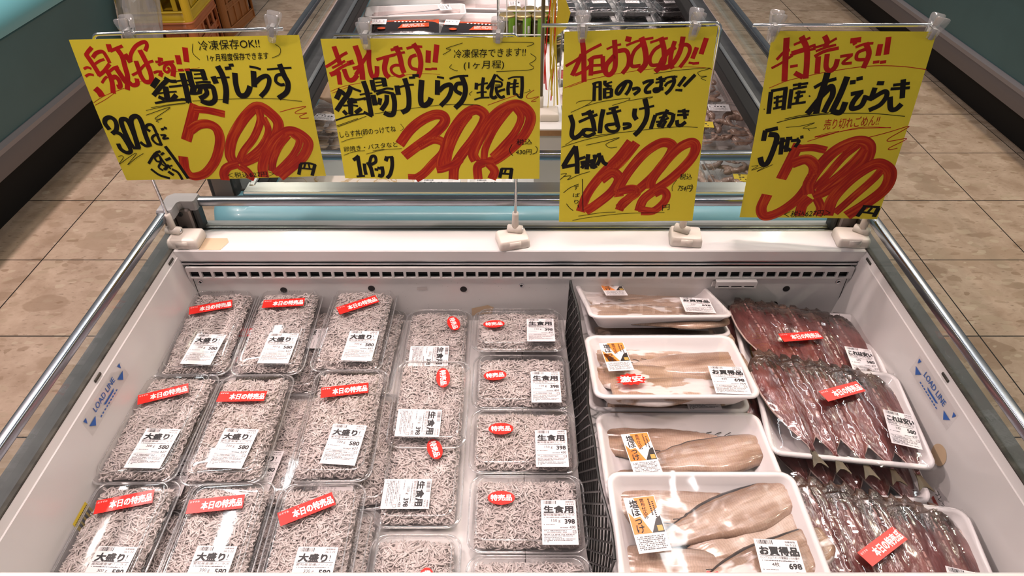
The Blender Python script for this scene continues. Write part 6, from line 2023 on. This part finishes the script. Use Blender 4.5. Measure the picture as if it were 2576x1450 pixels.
# shrimp packs
HT, HL, HZ = pack_meshes(.190, .215, 4, 'h')
def shrimp_mesh():
    m = MB(); n = 26; rings = []; c = 12
    for i in range(n + 1):
        t = i / n; a = R(-20 + 215 * t); rad = .026 - .006 * t
        cx, cz = rad * math.cos(a), rad * math.sin(a)
        r = (.0085 * (1 - t) ** .55 * min(1, .25 + t * 8) + .0012) * (1 + .09 * math.sin(t * 8 * 2 * math.pi))
        d = Vector((-math.sin(a), math.cos(a), 0)); o_ = Vector((math.cos(a), math.sin(a), 0))
        rings.append([tuple(Vector((cx, cz, .008)) + o_ * (r * math.cos(b)) + Vector((0, 0, 1)) * (r * .9 * math.sin(b))) for b in (2 * math.pi * k / c for k in range(c))])
    m.loft(rings)
    a = R(195); p = Vector((.020 * math.cos(a), .020 * math.sin(a), .008))
    for s in (-1, 0, 1):
        q = p + Vector((.012, -.006 + .005 * s, .001 * s)); m.tube([p, p.lerp(q, .6), q], .002, 6, radii=[.001, .0028, .0006])
    for k in range(5):
        a = R(10 + 30 * k); p = Vector((.018 * math.cos(a), .018 * math.sin(a), .006)); m.tube([p, p * .55 + Vector((0, 0, -.003))], .0008, 5)
    return m.mesh('shrimp', 'shrimp', 'all')
SHR = shrimp_mesh()
rng = random.Random(3)
for i, (x, y, z, rz, lb, hasyel) in enumerate(((.535, 1.685, .662, 1, 'shrimp pack with yellow sticker seen between the two tall yellow signs', True), (.520, 1.925, .660, -2, 'shrimp pack lying behind the stickered one beside the case side', False),
                                     (.565, 1.425, .655, 2, 'shrimp pack with yellow sticker below the handrail of the far case', True), (.365, 1.425, .655, -1, 'shrimp pack with glaring lid below the handrail of the far case', False))):
    t = thing('shrimp_pack', lb, 'packed shrimp', (x, y, z), (0, 0, R(rz)), 'shrimp packs')
    link('tray', HT, t)
    for k in range(18):
        gx, gy = -.060 + .040 * (k % 4), -.078 + .038 * (k // 4)
        link('shrimp', SHR, t, (gx + rng.uniform(-.006, .006), gy + rng.uniform(-.006, .006), .003 + .008 * (k % 2) + rng.uniform(0, .004)), (rng.uniform(-.3, .3), rng.uniform(-.3, .3), rng.uniform(0, 6.28)))
    link('lid', HL, t)
    link('price_label', LB1, t, (.030, .060, HZ + .001), (0, 0, R(-6)))
    if hasyel: link('promo_sticker', LY, t, (-.030, -.040, HZ + .001), (0, 0, R(-8)))

# oyster packs, beige tray and boxed fish beside the veined board
OT, OL, OZ = pack_meshes(.118, .150, 5, 'o')
def oyster():
    m = MB(); rings = []
    for i in range(10):
        t = i / 9; r = .024 * math.sin(math.pi * (t * .92 + .04)) ** .6
        rings.append([(r * math.cos(a) * (1 + .12 * math.sin(3 * a)), r * .8 * math.sin(a), .014 * t + .003 * math.sin(4 * a) * (1 - t)) for a in (2 * math.pi * k / 16 for k in range(16))])
    m.loft(rings); return m.mesh('shellfish', 'scallop', 'all')
OY = oyster()
for i, (x, y, z, rz, lb) in enumerate(((-.478, 1.655, .688, -4, 'clear pack of pale shellfish on top of another, seen between the first two signs'), (-.474, 1.640, .650, 2, 'clear pack of brown shellfish underneath, seen between the first two signs'))):
    t = thing('shellfish_pack', lb, 'packed shellfish', (x, y, z), (R(-4), 0, R(rz)), 'shellfish packs')
    link('tray', OT, t)
    for k in range(8): link('shellfish', OY, t, (-.026 + .05 * (k % 2), -.048 + .031 * (k // 2), .004 + .002 * (k % 3)), (0, 0, k * 1.3))
    link('lid', OL, t); link('price_label', LB1, t, (.0, -.028, OZ + .001), (0, 0, R(-4)))
BTY = foam_tray(.15, .13, .025)
me = BTY.copy(); me.materials.clear(); me.materials.append(M['beige'])
t = thing('fish_tray', 'beige tray behind the shellfish packs in the far case', 'packed fish', (-.470, 1.865, .675), (0, 0, R(3)))
link('foam_tray', me, t); link('shellfish', OY, t, (-.02, 0, .006)); link('shellfish', OY, t, (.03, .01, .006)); link('price_label', LB2, t, (.01, -.02, .0265))
BX = foam_tray(.105, .115, .024)
for i, x in enumerate((-.168, -.048)):
    t = thing('fish_tray', ['small white tray with price label on the veined board, left of its pair', 'small white tray with price label on the veined board, right of its pair'][i], 'packed fish', (x, 1.300, .6885), (0, 0, R(-1 + 2 * i)), 'small trays on the veined board')
    link('foam_tray', BX, t); link('price_label', LB1, t, (-.004, .018, .026))
m = MB()

# ================================================================== crates and bag at the end of the aisle
def crate(name, label, mt, x, y, z, rz, w=.36, d=.44, h=.30):
    t = thing('bottle_crate', label, 'crate', (x, y, z), (0, 0, R(rz)), 'plastic crates')
    m = MB(); q = lambda i, zz: rrect(w - 2 * i, d - 2 * i, .03, zz, 4)
    m.loft([q(.012, 0), q(.012, .012), q(.02, .012)], 0, True, True); obj('bottom', m, mt, t, 'all')
    for nm_, z0, z1, i in (('lower_band', 0.0, .055, .004), ('middle_band', .150, .185, .010), ('upper_band', .255, .30, .0)):
        m = MB(); m.loft([q(i, z0), q(i, z1), q(i + .012, z1), q(i + .012, z0), q(i, z0)], 0, False, False)
        for zz in (z0 + .004, z1 - .004): m.loft([q(i - .004, zz - .004), q(i - .004, zz + .004), q(i + .004, zz + .004), q(i + .004, zz - .004), q(i - .004, zz - .004)], 0, False, False)
        obj(nm_, m, mt, t, 'all')
    for sx in (-1, 1):
        for sy in (-1, 1):
            m = MB()
            ring = [(sx * (w / 2 - .03 + .032 * math.cos(R(a_))), sy * (d / 2 - .03 + .032 * math.sin(R(a_)))) for a_ in range(-6, 97, 17)]
            ring += [(sx * (w / 2 - .03 + .020 * math.cos(R(a_))), sy * (d / 2 - .03 + .020 * math.sin(R(a_)))) for a_ in range(96, -7, -17)]
            m.loft([[(x_, y_, z_) for x_, y_ in ring] for z_ in (0, .295)])
            obj('corner_post', m, mt, t)
    m = MB()
    for s in (-1, 1):
        for f in (-.62, -.2, .2, .62):
            yy = f * d / 2; m.bbox(s * (w / 2 - .012) - .005, s * (w / 2 - .012) + .005, yy - .012, yy + .012, .04, .28, .002)
            xx = f * w / 2; m.bbox(xx - .012, xx + .012, s * (d / 2 - .012) - .005, s * (d / 2 - .012) + .005, .04, .28, .002)
        m.box(s * (w / 2 - .016) - .002, s * (w / 2 - .016) + .002, -d * .30, d * .30, .055, .15); m.box(-w * .36, -w * .10, s * (d / 2 - .016) - .002, s * (d / 2 - .016) + .002, .055, .15)
        m.box(w * .10, w * .36, s * (d / 2 - .016) - .002, s * (d / 2 - .016) + .002, .185, .255); m.box(s * (w / 2 - .016) - .002, s * (w / 2 - .016) + .002, -d * .42, -d * .1, .185, .255)
    obj('side_rib', m, mt, t)
crate('c', 'yellow bottle crate standing on an orange crate at the aisle end', 'crateyellow', -1.865, 3.83, .3005, 4)
crate('c', 'orange bottle crate under the yellow one', 'crateorange', -1.865, 3.83, 0, 4)
crate('c', 'yellow bottle crate on top of the crate stack, cut by the frame', 'crateyellow', -1.865, 3.83, .601, 4)
crate('c', 'brownish orange crate on the floor behind the yellow stack', 'cratebrown', -1.90, 4.46, 0, -4)
crate('c', 'brownish orange crate stacked second behind the yellow stack', 'cratebrown', -1.90, 4.46, .3005, -4)
crate('c', 'brownish orange crate stacked third behind the yellow stack', 'cratebrown', -1.90, 4.46, .601, -4)
bm_ = bmesh.new()
bmesh.ops.create_icosphere(bm_, subdivisions=4, radius=1)
for v in bm_.verts:
    p = v.co.copy()
    n = noise.cell_vector(p * 2.3 + Vector((3, 1, 7))); n2 = noise.noise(p * 3.1)
    v.co = Vector((p.x * .085, p.y * .12, p.z * .34)) * (1 + .16 * n2) + Vector(n) * .012
me = bpy.data.meshes.new('bag'); bm_.to_mesh(me); bm_.free(); me.materials.append(M['bag'])
bg = link('plastic_bag', me, None, (-1.83, 3.42, .37), (0, R(10), 0))
tag(bg, 'crumpled translucent plastic bag standing between refrigerator end and crates', 'bag')
